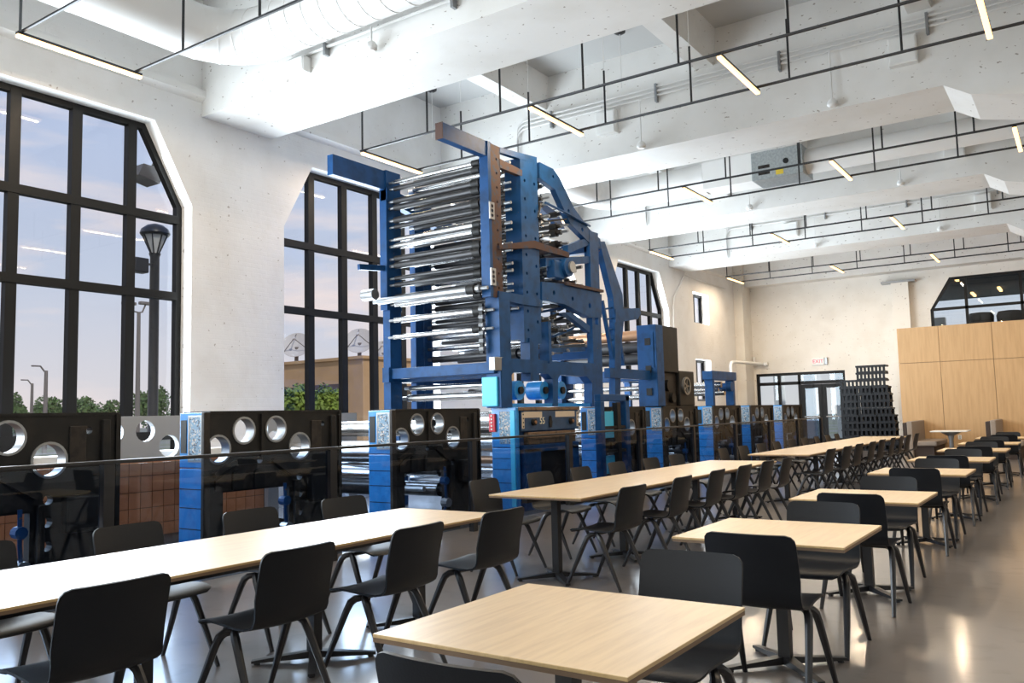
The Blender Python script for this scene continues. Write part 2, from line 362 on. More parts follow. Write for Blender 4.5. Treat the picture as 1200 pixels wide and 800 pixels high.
MB().box(ex.x-.22, ex.x+.22, YB-.06, YB, ex.z-.13, ex.z+.13, .01).build('housing', white_m, s)
MB().box(ex.x+.24, ex.x+.34, YB-.08, YB, ex.z-.12, ex.z+.13, .01).build('emergency_lamp', steel, s)
def text(body, size, loc, rot, m, parent, name='lettering', ext=.004):
    cu = bpy.data.curves.new(name, 'FONT'); cu.body = body; cu.size = size; cu.extrude = ext; cu.align_x = 'CENTER'; cu.align_y = 'CENTER'
    t = bpy.data.objects.new(name, cu); COL.objects.link(t)
    dg = bpy.context.evaluated_depsgraph_get(); me = bpy.data.meshes.new_from_object(t.evaluated_get(dg)); bpy.data.objects.remove(t)
    me.materials.clear(); me.materials.append(m)
    o = bpy.data.objects.new(name, me); COL.objects.link(o); o.parent = parent; o.location = Vector(loc)-BASE[parent.name]; o.rotation_euler = rot; return o
text('EXIT', .19, (ex.x, YB-.066, ex.z), (PI/2, 0, 0), exit_red, s)

# window high in the end wall with the room behind it
w = thing('window_20', 'interior window above the wood panelling, black framed with chamfered corner', None, (bw0, YB+.1, bwz0), kind='structure')
def scale_poly(poly, g):
    cx = sum(p[0] for p in poly)/len(poly); cz = sum(p[1] for p in poly)/len(poly)
    hx = max(p[0] for p in poly)-cx; hz = max(p[1] for p in poly)-cz
    return [(cx+(p[0]-cx)*(1-g/hx), cz+(p[1]-cz)*(1-g/hz)) for p in poly]
MB().prism(bwin, 'y', YB+.02, YB+.14, [scale_poly(bwin, .09)]).build('frame', frame_m, w)
bx1 = [bx(1132, 350)[0]+1.62*k for k in range(4)]
for x in bx1:
    if x < 3.0: MB().box(x-.045, x+.045, YB+.03, YB+.13, bwz0+.03, bwz1-.06).build('mullion', frame_m, w)
bzt = bx(1150, 358)[1]
MB().box(bw0+.05, 3.15, YB+.03, YB+.13, bzt-.045, bzt+.045).build('transom', frame_m, w)
MB().prism(scale_poly(bwin, .07), 'y', YB+.075, YB+.085).build('pane', door_glass, w)
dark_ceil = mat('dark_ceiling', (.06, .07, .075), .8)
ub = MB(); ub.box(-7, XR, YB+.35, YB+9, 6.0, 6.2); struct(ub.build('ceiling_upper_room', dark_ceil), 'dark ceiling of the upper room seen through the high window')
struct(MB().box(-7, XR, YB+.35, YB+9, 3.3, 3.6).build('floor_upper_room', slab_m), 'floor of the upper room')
for k, (px, py) in enumerate(((1120, 330), (1141, 348), (1172, 342))):
    p = _ray(px, py); t_ = (5.85-CAMH)/p.z; q = Vector((0, 0, CAMH))+p*t_
    if q.y > YB+8.5 or q.y < YB+.6: q.y = YB+2+1.6*k; q.x = p.x/p.y*q.y
    tag(MB().box(q.x-.05, q.x+.05, q.y-.6, q.y+.6, 5.93, 6.0).build('tube_light', lamp_m, loc=(q.x, q.y, 5.93)), 'strip light in the dark upper room, %s from the chamfered window corner' % ORD[k], 'light', 'strip lights in the upper room')
for k, px in enumerate((1150, 1184)):
    p = aty(px, 378, YB+2.2)
    c = thing('lounge_chair', 'dark rounded lounge chair behind the high window, %s the chamfered corner' % ('nearer', 'farther from')[k], 'chair', (p.x, YB+2.2, 3.6), 'lounge chairs in the upper room')
    MB().lathe([(.30, .35), (.38, .5), (.42, .95), (.36, 1.08), (.2, 1.1)], (p.x, YB+2.2, 3.6), 16).build('shell', uphol_d, c, True)
    MB().cyl((p.x, YB+2.2, 3.6), (p.x, YB+2.2, 3.98), .06, 10).build('pedestal', blackm, c)

# ------------------------------------------------------------------ wood panelled volume, booths
YP = 26.8; px0 = aty(1052, 400, YP).x; pz = aty(1051, 385.2, YP).z; pzj = aty(1054, 426, YP).z
wp = struct(MB().box(px0+.02, XR, YP+.02, YB-.62, 0, pz-.01).build('wall_panelled', panel_joint), 'maple panelled wall of the enclosed room')
pj = aty(1103, 440, YP).x; pjd = aty(1166, 440, YP).x-pj
xs = [px0, pj]+[pj+pjd*k for k in range(1, 6)]
for a in range(len(xs)-1):
    for z0, z1 in ((.1, pzj-.006), (pzj+.006, pz)):
        MB().box(xs[a]+.006, xs[a+1]-.006, YP-.012, YP+.02, z0, z1).build('panel', panel_m, wp)
for k in range(3):
    for z0, z1 in ((.1, pzj-.006), (pzj+.006, pz)): MB().box(px0-.012, px0+.02, YP+.02+k*1.6, YP+1.6+k*1.6-.012, z0, z1).build('panel', panel_m, wp)
op = aty(1125, 512, YP)
s = thing('wall_outlet', 'small white outlet plate low on the wood panelling', 'outlet', (op.x, YP-.012, op.z))
MB().box(op.x-.045, op.x+.045, YP-.022, YP-.012, op.z-.06, op.z+.06).build('cover_plate', white_m, s)
for dz_ in (-.025, .025): MB().box(op.x-.018, op.x+.018, YP-.025, YP-.022, op.z+dz_-.014, op.z+dz_+.014).build('socket', steel, s)
def booth(x, y0, label):
    b = thing('booth_bench', label, 'bench', (x, y0, 0), 'booth benches against the wood panelling')
    MB().box(x, x+.13, y0, YP-.03, .08, 1.0, .02).build('back_panel', uphol, b)
    MB().box(x-.11, x, y0+.02, YP-.03, .08, .97, .02).build('dark_back_panel', uphol_d, b)
    MB().box(x+.13, x+.70, y0+.02, YP-.03, .34, .47, .03).build('seat_cushion', uphol, b)
    MB().box(x+.13, x+.62, y0+.08, YP-.03, 0, .34).build('plinth', uphol_d, b)
booth(-4.08, 24.7, 'taupe booth bench beside the black rack stack')
booth(-2.12, 24.7, 'taupe booth bench beyond the white cafe table')

# ------------------------------------------------------------------ glass guard in front of the presses
XGd = -6.42; ZG = 1.145
g = thing('glass_guard', 'smoked glass guard with thin black handrail in front of the presses', 'guard rail', (XGd, 2, 0))
gy = [-1.06+2.38*k for k in range(12)]
MB().box(XGd-.03, XGd+.03, gy[0]-.1, gy[-1]+.1, ZG-.03, ZG, .006).build('handrail', blackm, g)
for y in gy: MB().box(XGd-.035, XGd+.035, y-.045, y+.045, 0, ZG-.03).build('post', blackm, g)
for a, b in zip(gy, gy[1:]): MB().box(XGd-.006, XGd+.006, a+.06, b-.06, .06, ZG-.04).build('glass_panel', guard_m, g)

# ------------------------------------------------------------------ printing press line
XP = -7.0; PITCHY = 2.65
UY = [2.42, 5.05, 7.68, 10.37, 12.97, 15.57, 18.30, 20.85, 23.54]
UT = 1.52
big = [(.10, 1.16, .13), (.40, 1.335, .125), (.80, 1.34, .125), (1.12, 1.15, .135)]
small = [(.60, 1.03, .035), (.30, .87, .06), (.56, .87, .06), (1.12, .83, .04), (1.12, .65, .04), (1.12, .46, .04), (1.45, 1.38, .03)]
def make_unit(name_root, lab, cat, grp, y0, detail=True):
    r = thing(name_root, lab, cat, (XP, y0, 0), grp)
    holes = [circ(a, b, c, 20) for a, b, c in big]+[circ(a, b, c, 10) for a, b, c in small]+[rect(.16, .98, .14, .74)]
    def part(nm, mb, m, parent=r, smooth=False):
        me = mb.mesh(nm, m, smooth); return link_part(nm, me, parent)
    sp = part('side_plate', MB().prism(rect(0, 1.7, 0, UT), 'x', -.09, 0, holes), iron)
    for a, b, c in big:
        mb = MB(); mb.prism(circ(a, b, c+.014, 24), 'x', -.115, .012, [circ(a, b, c-.006, 24)]); part('bearing_ring', mb, steel, sp, True)
    part('top_cap', MB().box(-.41, .01, 0, 1.71, UT-.012, UT+.012), iron)
    part('far_end_plate', MB().box(-.42, .02, 1.68, 1.72, 0, UT), iron)
    # near end: blue cover with a control panel
    ep = part('end_cover', MB().box(-.40, .0, -.05, -.001, 0, .98, .008), blue_lit)
    for z in (.2, .4, .6, .78): part('groove', MB().box(-.385, -.01, -.053, -.049, z, z+.008), iron, ep)
    cp = part('control_box', MB().box(-.40, .0, -.05, -.001, .99, UT, .008), blue_lit)
    part('slot_window', MB().box(-.375, -.285, -.056, -.048, 1.13, 1.45), iron, cp)
    part('button_panel', MB().box(-.235, -.045, -.058, -.048, 1.06, 1.48), speckle, cp)
    part('panel_trim', MB().prism(rect(-.25, -.03, 1.045, 1.495), 'y', -.062, -.05, [rect(-.232, -.048, 1.063, 1.477)]), steel, cp)
    part('corner_post', MB().box(-.03, .015, -.07, -.001, 0, UT, .006), iron2)
    # drive side frame
    dh = [circ(a, b, c, 16) for a, b, c in big]
    part('drive_frame', MB().prism([(0, 0), (.18, 0), (.18, .98), (1.52, .98), (1.52, 0), (1.7, 0), (1.7, UT), (0, UT)], 'x', -2.42, -2.34, dh), pale_plate)
    # cylinders between the frames
    for a, b, c, mt in ((.40, .98, .13, chrome), (.84, .98, .14, darkroll), (1.20, 1.28, .11, chrome), (1.30, .95, .10, darkroll), (1.34, .70, .09, chrome), (1.34, .44, .10, chrome), (.55, .52, .10, darkroll), (.2, .72, .07, chrome)):
        cy = part('cylinder', MB().cyl((-2.34, a, b), (-.40, a, b), c, 16), mt, r, True)
        part('journal', MB().cyl((-.40, a, b), (-.02, a, b), c*.35, 8), steel, cy, True)
    part('floor_pan', MB().box(-2.3, -.42, .1, 1.6, .02, .10), iron)
    # ironwork on the aisle face
    part('brace', MB().bar((.02, .04, .92), (.02, .30, 1.03), .04, .05, (1, 0, 0)), iron2)
    part('brace', MB().bar((.02, .74, 1.03), (.02, 1.02, .86), .04, .05, (1, 0, 0)), iron2)
    part('gusset', MB().prism([(.06, .76), (.95, .76), (.95, .82), (.74, 1.0), (.30, 1.0), (.06, .86)], 'x', 0, .02, [circ(.30, .87, .062, 12), circ(.56, .87, .062, 12)]), iron2)
    part('lug', MB().prism([(.24, .76), (.36, .76), (.36, .9)]+[(.30+.06*math.cos(t), .9+.06*math.sin(t)) for t in (.5, 1, 1.57, 2.1, 2.6)]+[(.24, .9)], 'x', .02, .05), iron)
    part('lug', MB().prism([(.50, .76), (.62, .76), (.62, .9)]+[(.56+.06*math.cos(t), .9+.06*math.sin(t)) for t in (.5, 1, 1.57, 2.1, 2.6)]+[(.50, .9)], 'x', .02, .05), iron)
    part('gear_case', MB().box(.0, .10, 1.22, 1.50, .55, .85, .02), iron)
    part('cover_plate', MB().box(0, .015, 1.28, 1.42, 1.10, 1.42, .004), iron2)
    part('rib', MB().box(0, .04, 1.55, 1.62, .05, UT-.05, .008), iron)
    part('rib', MB().box(0, .03, .60, .63, 1.05, UT-.02), iron)
    part('rib', MB().box(0, .05, 1.02, 1.08, .05, .8, .008), iron)
    part('valve', MB().cyl((.0, .88, .60), (.09, .88, .60), .05, 10), blue)
    part('valve', MB().cyl((.0, .90, .32), (.10, .90, .32), .06, 10), steel)
    part('pipe', MB().tube([(.05, .88, .78), (.06, .88, .5), (.06, .9, .3), (.06, .8, .16)], .018, 6), blue)
    part('tie_bar', MB().box(-.42, .03, .12, 1.02, .10, .14), steel)
    return r
ULAB = ['black press unit nearest the tiled low screen, its blue end hidden', 'black press unit with blue control end, in front of the white wall pier',
        'black press unit with blue control end, beside the tall roller tower', None,
        'black press unit half hidden behind the roller tower legs', 'black press unit under the tall blue printing column',
        'black press unit below the small blue portal frame', 'black press unit second from the exit doors', 'black press unit nearest the exit doors']
first = make_unit('press_unit', ULAB[1], 'press unit', 'press units in line along the windows', UY[1])
for k, y in enumerate(UY):
    if k in (1, 3): continue
    c = copy_tree(first); c.location = (XP, y, 0); c['label'] = ULAB[k]

def drop(o):
    for ch in list(o.children): drop(ch)
    bpy.data.objects.remove(o)
for u in [o for o in COL.objects if o.name.startswith('press_unit') and o.location.y < 6]:
    for ch in [c for c in u.children if c.name.startswith('cylinder')]: drop(ch)
# brown tiled low screen behind the first two units
ts = thing('tiled_screen', 'low brown tiled screen with pale ledge behind the first press units', 'screen', (-9.6, 1.6, 0))
MB().box(-9.72, -9.62, 1.6, 7.9, 0, 1.0).build('core', grout, ts)
MB().box(-9.77, -9.55, 1.55, 7.95, 1.0, 1.09, .01).build('ledge', white_m, ts)
tw, th = .155, .195
tme = MB().box(-.0075, .0075, -tw/2+.004, tw/2-.004, -th/2+.004, th/2-.004).mesh('tile', tile_m)
for a in range(40):
    for b in range(5): 
        o = link_part('tile', tme, ts); o.location = Vector((-9.612, 1.7+a*tw, .1+b*th+.01))-BASE[ts.name]

# folder unit with the console marked 55
y0 = UY[3]
r = thing('folder_unit', 'blue folder unit with console marked 55 under the roller tower', 'press unit', (XP, y0, 0))
def B(nm, m, parent, x0, x1, a, b, z0, z1, bev=0): return MB().box(XP+x0, XP+x1, y0+a, y0+b, z0, z1, bev).build(nm, m, parent)
B('body', blue, r, -.45, -.06, .02, 1.78, 0, UT, .01)
cons = B('console', panel_blue, r, -.06, .02, .06, 1.74, 1.18, UT-.03, .008)
B('console_frame', brown_box, r, -.06, .035, .0, 1.78, UT-.03, UT+.02, .004)
for a, b in ((.12, .62), (1.02, 1.62)): B('label_plate', label_m, cons, .02, .026, a, b, UT-.14, UT-.05)
for a in (.36, 1.48):
    kn = MB(); kn.cyl((XP+.02, y0+a, 1.31), (XP+.07, y0+a, 1.31), .05, 14); kn.build('knob', iron, cons, True)
    MB().cyl((XP+.07, y0+a, 1.31), (XP+.085, y0+a, 1.31), .025, 10).build('brass_button', copper, cons, True)
MB().prism(circ(.86+y0, 1.36, .045, 10)+[], 'x', XP+.02, XP+.03).build('key_plate', iron, cons)
MB().prism([(y0+.83, 1.22), (y0+.89, 1.22), (y0+.91, 1.31), (y0+.86, 1.40), (y0+.81, 1.31)], 'x', XP+.028, XP+.036).build('keyhole', iron, cons)
text('55', .15, (XP+.028, y0+.62, 1.325), (PI/2, 0, PI/2), num_m, cons)
for a in (.06, 1.68):
    sr = B('screw_strip', label_m, cons, .02, .028, a, a+.06, 1.22, 1.46)
    for q in range(4): MB().cyl((XP+.028, y0+a+.03, 1.25+q*.06), (XP+.034, y0+a+.03, 1.25+q*.06), .012, 8).build('screw', iron, sr)
B('drawer', brown_box, r, -.06, .03, .22, 1.62, .98, 1.16, .006)
B('drawer_rail', brown_box, r, .03, .05, .22, 1.62, 1.06, 1.08)
B('dark_recess', iron, r, -.06, -.045, .56, 1.40, .05, .86)
for a, b in ((.10, .56), (1.40, 1.72)): B('pillar', blue, r, -.06, .03, a, b, 0, .92, .01)
B('lintel', blue, r, -.06, .03, .1, 1.72, .86, .97, .008)
B('kick_plate', iron, r, -.06, .02, .12, 1.70, 0, .05)
ep = B('end_cover', blue_lit, r, -.45, 0, -.06, .02, 0, .94, .01)
for z in (.22, .42, .62, .78): B('groove', iron, ep, -.44, -.01, -.064, -.058, z, z+.008)
cb = B('control_box', blue_lit, r, -.45, 0, -.06, .02, .95, UT+.02, .01)
rb = B('red_switch_box', red_m, cb, -.47, -.36, -.10, -.058, 1.18, 1.45, .008)
for q in range(5): MB().cyl((XP-.415, y0-.10, 1.22+q*.05), (XP-.415, y0-.112, 1.22+q*.05), .014, 8).build('button', white_m, rb)
B('button_panel', speckle, cb, -.30, -.10, -.068, -.058, 1.0, 1.48)
B('strip_door', cyan, r, -.10, -.02, -.075, -.058, .08, 1.5, .004)
for a, b, c, mt in ((.4, 1.35, .14, chrome), (.4, 1.0, .15, chrome), (.3, .74, .06, copper), (.3, .58, .06, chrome), (.3, .40, .07, chrome), (.3, .22, .06, chrome), (1.1, 1.2, .15, darkroll)):
    MB().cyl((XP-2.36, y0+a, b), (XP-.45, y0+a, b), c, 16).build('cylinder', mt, r, True)
MB().prism([(y0, 0), (y0+.2, 0), (y0+.2, .98), (y0+1.5, .98), (y0+1.5, 0), (y0+1.7, 0), (y0+1.7, UT), (y0, UT)], 'x', XP-2.44, XP-2.36).build('drive_frame', blue, r)

# ------------------------------------------------------------------ roller tower
XA = -7.18; XL = -9.30
def TR(px, py): p = atx(px, py, XA); return (p.y, p.z)
tw_ = thing('roller_tower', 'tall blue tower of stacked web rollers with projecting booms', 'printing press', (XA, 10.1, 1.5))
JIT = [0]
def bs(nm, pts, m=blue, x0=None, x1=None, holes=()):
    x1 = XA if x1 is None else x1; x0 = x1-.07 if x0 is None else x0
    pts = [(p[0], max(p[1], 1.537)) for p in pts]
    JIT[0] += .0017; x1 += JIT[0]; x0 -= JIT[0]
    return MB().prism(pts, 'x', x0, x1, holes).build(nm, m, tw_)
yA = TR(575, 300)[0]; yA2 = yA+.30
zb = 3.18; ztp = TR(574, 166)[1]
# aisle-side frame: front angle post, boom, inner plate, chord, rear posts
MB().box(XA-.16, XA-.0, yA-.02, yA+.05, zb, ztp).build('front_post_flange', blue, tw_)
o = MB().prism(rect(yA+.05, yA2, zb, ztp-.02), 'x', XA-.03, XA, [circ(yA+.2, zb+.15+q*.22, .022, 8) for q in range(10)]).build('front_post_web', rust, tw_)
by = TR(520, 150)[0]
bm_ = MB().box(XA-.14, XA-.02, by, yA+.12, ztp-.23, ztp+.0).build('boom', blue, tw_)
MB().box(XA-.145, XA-.015, by-.012, by, ztp-.235, ztp+.005).build('boom_end_plate', rust, bm_)
yB0, yB1 = TR(612, 300)[0], TR(632, 300)[0]
for q, zz in enumerate((3.35, 4.35)):
    h_ = MB(); h_.prism([(yA-.02, zz), (yA+.10, zz), (yA+.10, zz+.26), (yA-.02, zz+.26)], 'x', XA, XA+.02, [circ(yA+.04, zz+.06, .03, 8), circ(yA+.04, zz+.13, .03, 8), circ(yA+.04, zz+.2, .03, 8)])
    h_.build('hinge_plate', steel, tw_)
bs('inner_post', rect(yB0, yB1, 2.55, ztp+.02), blue, XA-.08, XA, [circ(yB0+.12, 2.75+q*.3, .028, 8) for q in range(9)]+[circ(yB1-.1, 2.9+q*.45, .03, 8) for q in range(6)])
MB().box(XA-.30, XA-.08, yB0, yB0+.07, 2.6, ztp-.05).build('inner_post_flange', blue, tw_)
bs('top_chord', [(yA2, ztp-.10), (yA2, ztp-.02), (yB1, ztp+.08), (yB1, ztp-.04)], blue)
bs('upper_rail', [(yA2-.02, ztp-.34), (yB0+.05, ztp-.34), (yB0+.05, ztp-.24), (yA2-.02, ztp-.20)], rust)
Cc = [TR(632, 190), TR(648, 198), TR(655, 208), TR(672, 243), TR(690, 268), TR(703, 280), TR(705, 292), TR(692, 286), TR(668, 262), TR(650, 222), TR(632, 208)]
bs('sloping_arm', Cc, blue, XA-.09, XA, [circ(*TR(648, 207), .03, 8), circ(*TR(666, 247), .035, 8), circ(*TR(682, 269), .04, 8)])
bs('sloping_arm', [TR(668, 226), TR(690, 243), TR(698, 262), TR(690, 262), TR(684, 250), TR(668, 234)], blue, XA-.75, XA-.66)
MB().tube([Vector((XA+.05, *TR(636, 238))), Vector((XA+.04, *TR(665, 252))), Vector((XA+.02, *TR(690, 265)))], .022, 6).build('link_rod', blue, tw_)
MB().tube([Vector((XA+.03, *TR(632, 240))), Vector((XA+.04, *TR(628, 255))), Vector((XA+.04, *TR(636, 260))), Vector((XA+.03, *TR(662, 257)))], .015, 6).build('cable', iron, tw_)
yC0, yC1 = TR(691, 300)[0], TR(701, 300)[0]
bs('rear_post', rect(yC0, yC1, 1.5, TR(690, 270)[1]), blue, XA-.10, XA, [rect(yC0+.1, yC1-.1, 3.0, 3.3)])
bs('rear_diagonal_leg', [TR(702, 283), TR(708, 283), TR(729, 345), TR(731, 372), TR(728, 400), TR(726, 478), TR(720, 478), TR(720, 372), TR(718, 348)], blue, XA-.10, XA)
bs('cross_rail', [TR(666, 287), TR(692, 277), TR(692, 286), TR(666, 297)], blue, XA-.1, XA-.02)
bs('cross_rail', [TR(640, 302), TR(692, 300), TR(692, 308), TR(640, 312)], blue, XA-.1, XA-.02)
# mid level: platform, arm plates and lower frame
bs('mid_rail', [TR(583, 287), TR(624, 282), TR(650, 291), TR(665, 296), TR(665, 302), TR(624, 291), TR(583, 292)], rust, XA-.5, XA+.02)
bs('mid_rail', [TR(583, 341), TR(612, 346), TR(634, 352), TR(634, 360), TR(612, 357), TR(583, 350)], blue, XA-.10, XA+.01)
bs('mid_arm_plate', [TR(634, 330), TR(664, 333), TR(704, 345), TR(704, 372), TR(690, 372), TR(660, 356), TR(634, 352)], blue, XA-.10, XA, [circ(*TR(648, 343), .04, 8), circ(*TR(670, 350), .04, 8), circ(*TR(690, 358), .05, 8)])
bs('walkway', [TR(660, 330), TR(704, 340), TR(704, 343), TR(660, 334)], rust, XA-.7, XA+.04)
mo = MB().cyl(Vector((XA-.12, *TR(660, 314))), Vector((XA+.12, *TR(660, 314))), .16, 14).build('drive_motor', blue, tw_, True)
MB().cyl(Vector((XA+.12, *TR(662, 314))), Vector((XA+.16, *TR(662, 314))), .10, 14).build('motor_cap', steel, mo, True)
MB().box(XA-.1, XA+.06, TR(646, 314)[0], TR(658, 314)[0], TR(650, 326)[1], TR(650, 305)[1], .02).build('motor_mount', blue, mo)
bs('mid_diagonal', [TR(660, 366), TR(668, 366), TR(690, 382), TR(690, 390)], blue, XA-.05, XA)
bs('bracket_arm', [TR(720, 362), TR(748, 361), TR(750, 367), TR(746, 374), TR(720, 378)], blue, XA-.08, XA)
# lower posts and base frame
yD0, yD1 = TR(584, 400)[0], TR(597, 400)[0]
bs('lower_post', rect(yD0, yD1, 1.5, zb+.05), blue, XA-.20, XA)
bs('lower_post', rect(TR(619, 400)[0], TR(629, 400)[0], 1.95, 2.62), blue, XA-.12, XA)
bs('lower_post', rect(TR(640, 400)[0], TR(643, 400)[0], TR(640, 425)[1], TR(640, 377)[1]), blue, XA-.10, XA+.02)
bs('base_frame', [TR(586, 419), TR(612, 421), TR(660, 424), TR(698, 426), TR(698, 478), TR(692, 478), TR(692, 449), TR(686, 441), TR(655, 439), TR(652, 444), TR(652, 476), TR(646, 476), TR(646, 444), TR(640, 438), TR(622, 437), TR(600, 436), TR(594, 444), TR(594, 478), TR(586, 478)], blue, XA-.10, XA)
bs('cross_tie', [TR(643, 408), TR(690, 406), TR(690, 411), TR(643, 413)], blue, XA-.2, XA-.1)
for pxa, pxb in ((604, 622), (634, 650), (656, 668)):
    a, b = TR((pxa+pxb)/2, 457); MB().cyl((XA-.34, a, b), (XA-.06, a, b), .15, 16).build('web_drum', blue_lit, tw_, True)
    MB().cyl((XA-.06, a, b), (XA-.02, a, b), .06, 10).build('drum_hub', iron, tw_, True)
MB().box(XA-.35, XA+.02, TR(592, 460)[0], TR(690, 460)[0], 1.545, 1.60).build('deck_plate', blue_lit, tw_)
MB().box(XA-.3, XA-.02, TR(586, 460)[0]-.05, TR(597, 460)[0], 1.56, 2.0, .01).build('junction_box', cyan, tw_)
MB().box(XA-.08, XA+.03, TR(578, 425)[0], TR(588, 425)[0], TR(580, 434)[1], TR(580, 418)[1], .01).build('bearing_block', steel, tw_)
# ladder and stays at the rear
for px_a, px_b in ((708, 722), (722, 733)):
    MB().bar(Vector((XA-.05, *TR(px_a, 352))), Vector((XA-.05, *TR(px_b, 428))), .05, .07, (1, 0, 0)).build('stay', blue, tw_)
for q in range(6):
    t_ = q/5; MB().cyl(Vector((XA-.05, *TR(709+13*t_, 362+60*t_))), Vector((XA-.05, *TR(722+10*t_, 360+60*t_))), .018, 6).build('rung', blue, tw_)
# cluttered levers below the arm plates
for q in range(9):
    pa = (640+random.random()*45, 360+random.random()*40); an = random.random()*1.2-.6
    MB().bar(Vector((XA-.12-.3*random.random(), *TR(*pa))), Vector((XA-.12, *TR(pa[0]+22*math.cos(an), pa[1]+22*math.sin(an)))), .04, .05, (1, 0, 0)).build('lever', iron if q % 3 else blue, tw_)
ch_ = MB().box(XA-.26, XA-.20, yD0-.12, yD0-.07, 2.35, 3.1).build('tension_chain', iron, tw_)
for q in range(6): MB().cyl((XA-.27, yD0-.095, 2.42+q*.12), (XA-.19, yD0-.095, 2.42+q*.12), .035, 8).build('chain_link', steel, ch_)
# drive-side frame
sL = XL/XA
def TLf(px, py): p = atx(px, py, XL); return (p.y, p.z)
JIL = [0]
def bl(nm, pts, m=blue, th_=.10, holes=()):
    pts = [(p[0], max(p[1], 1.537)) for p in pts]
    JIL[0] += .003; return MB().prism(pts, 'x', XL-th_-JIL[0], XL+JIL[0], holes).build(nm, m, tw_)
yl0, yl1 = TLf(453, 300)[0], TLf(470, 300)[0]
bl('drive_post', rect(yl0, yl1, zb, TLf(455, 200)[1]), blue, .14, [circ(yl0+.2, zb+.2+q*.3, .025, 8) for q in range(7)])
MB().box(XL-.14, XL-.02, TLf(391, 184)[0], yl0+.2, TLf(452, 222)[1], TLf(452, 200)[1]).build('boom', blue, tw_)
bl('drive_lower_post', rect(TLf(457, 400)[0], TLf(470, 400)[0], 1.5, zb), blue, .14)
for pxq in (487, 497): bl('drive_inner_post', rect(TLf(pxq, 400)[0], TLf(pxq+9, 400)[0], 1.5, TLf(492, 225)[1]), blue, .10)
bl('drive_rear_post', rect(yC0+.1, yC1+.1, 1.5, 4.6), blue)
bl('drive_chord', [(yl0, 5.2), (TLf(500, 225)[0], 5.1), (12.4, 4.7), (12.4, 4.55), (yl0, 5.0)], blue)
bl('drive_base', [(yl0, 2.0), (yl0+3, 2.0), (yl0+3, 2.24), (yl0, 2.24)], blue)
sb = TLf(452, 313); se = TLf(424, 312)
MB().bar((XL-.07, se[0], se[1]), (XL-.07, sb[0]+.1, sb[1]), .05, .09).build('side_bar', blue, tw_)
kb = TLf(437, 345); MB().cyl((XL-.2, *kb), (XL+.05, *kb), .09, 14).build('end_knob', steel, tw_, True)
# cross members between the frames
def cross(nm, y, z, h, d, m=blue): return MB().box(XL, XA-.05, y, y+d, z, z+h, .01).build(nm, m, tw_)
cross('cross_beam', yD0-.05, 2.05, .17, .12); cross('cross_beam', yD0+.2, 2.0, .10, .12)
cross('cross_beam', yC0+.05, 2.4, .2, .15); cross('cross_beam', yC0, 4.3, .2, .15)
# web rollers: every one its own part
def roller(y, z, rr, m, x0=XL, x1=XA-.05, cap=True):
    o = MB().cyl((x0+.12, y, z), (x1-.12, y, z), rr, 12).build('web_roller', m, tw_, True)
    for xa_, xb2 in ((x0, x0+.14), (x1-.14, x1+.02)): MB().cyl((xa_, y, z), (xb2, y, z), rr*.5, 8).build('roller_journal', steel, o, True)
    if cap: MB().cyl((x1-.34, y, z), (x1-.20, y, z), rr*1.5, 10).build('roller_collar', iron, o, True)
zz = ztp-.22; k = 0
while zz > zb+.08:
    for q, yy in enumerate((yA+.12, yA+.62, yA+1.15, yA+1.75, yA+2.35)):
        lim = ztp-.05 if yy < yB1+.2 else ztp-.05-(yy-yB1-.2)*.62
        z_ = zz+(-.03, .05, -.02, .04, 0)[q]
        if z_ < lim:
            roller(yy, z_, (.036, .05, .04, .055, .05)[(k*2+q) % 5], (chrome, darkroll, darkroll, darkroll, chrome, darkroll, darkroll)[(k*3+q) % 7])
    zz -= (.11, .21)[k % 2]; k += 1
roller(yA-.12, zb+.12, .055, steel, XL-.15, XA+.0); roller(yD0-.05, zb-.18, .05, chrome); roller(yD0-.08, 2.72, .04, chrome)
for q in range(14): roller(yD0+1.0+.16*q, 3.05-.07*((q*5) % 9), .04, darkroll, cap=False)
for q in range(8): roller(yC0-.9+.22*(q % 4), 4.0-.28*(q//4)-.05*(q % 3), .06, darkroll, cap=False)
for q, (yy, z_) in enumerate(((yD0+.9, 2.95), (yD0+.9, 2.77), (yD0+.9, 2.58), (yD0+.9, 2.40), (yD0+.3, 1.9), (yD0+.25, 1.74), (yD0+1.5, 3.0), (yD0+1.5, 2.8), (yD0+1.6, 2.6), (yD0+1.6, 2.42), (yD0+2.1, 2.9), (yD0+2.1, 2.7), (yD0+2.1, 2.5), (yD0+1.3, 3.12), (yD0+.6, 3.08), (yD0+1.9, 1.85))):
    roller(yy, z_, .045+.015*(q % 2), chrome if q % 3 else darkroll, cap=q % 2)
# ------------------------------------------------------------------ blue printing column with black housing (beyond the tower)
c5 = thing('printing_column', 'tall blue column with black housing and large horizontal rollers', 'printing press', (XP-.02, 15.2, UT))
q0, q1, q2 = 15.35, 15.57, 16.45
MB().box(XP-.42, XP, q0-.02, q1+.1, UT+.012, 3.16, .01).build('column', blue, c5)
MB().box(XP-.36, XP-.06, q0-.035, q0-.018, 2.3, 3.0).build('column_plate', blue, c5)
for z in (1.75, 2.2, 2.75): MB().box(XP-.24, XP-.12, q0-.045, q0-.03, z, z+.14).build('latch', iron, c5)
MB().box(XP-.42, XP-.02, q1+.1, q2, 2.22, 3.17, .02).build('upper_housing', iron, c5)
MB().box(XP-.38, XP-.10, q1+.1, q2, UT+.012, 2.22, .01).build('lower_housing', iron2, c5)
hs = MB().box(XP-.32, XP-.02, q2, 17.25, UT+.012, 2.27, .02).build('gear_housing', iron, c5)
wh = MB(); 
wh.prism(circ(16.75, 1.95, .19, 20), 'x', XP-.02, XP+.03, [circ(16.75, 1.95, .155, 20)])
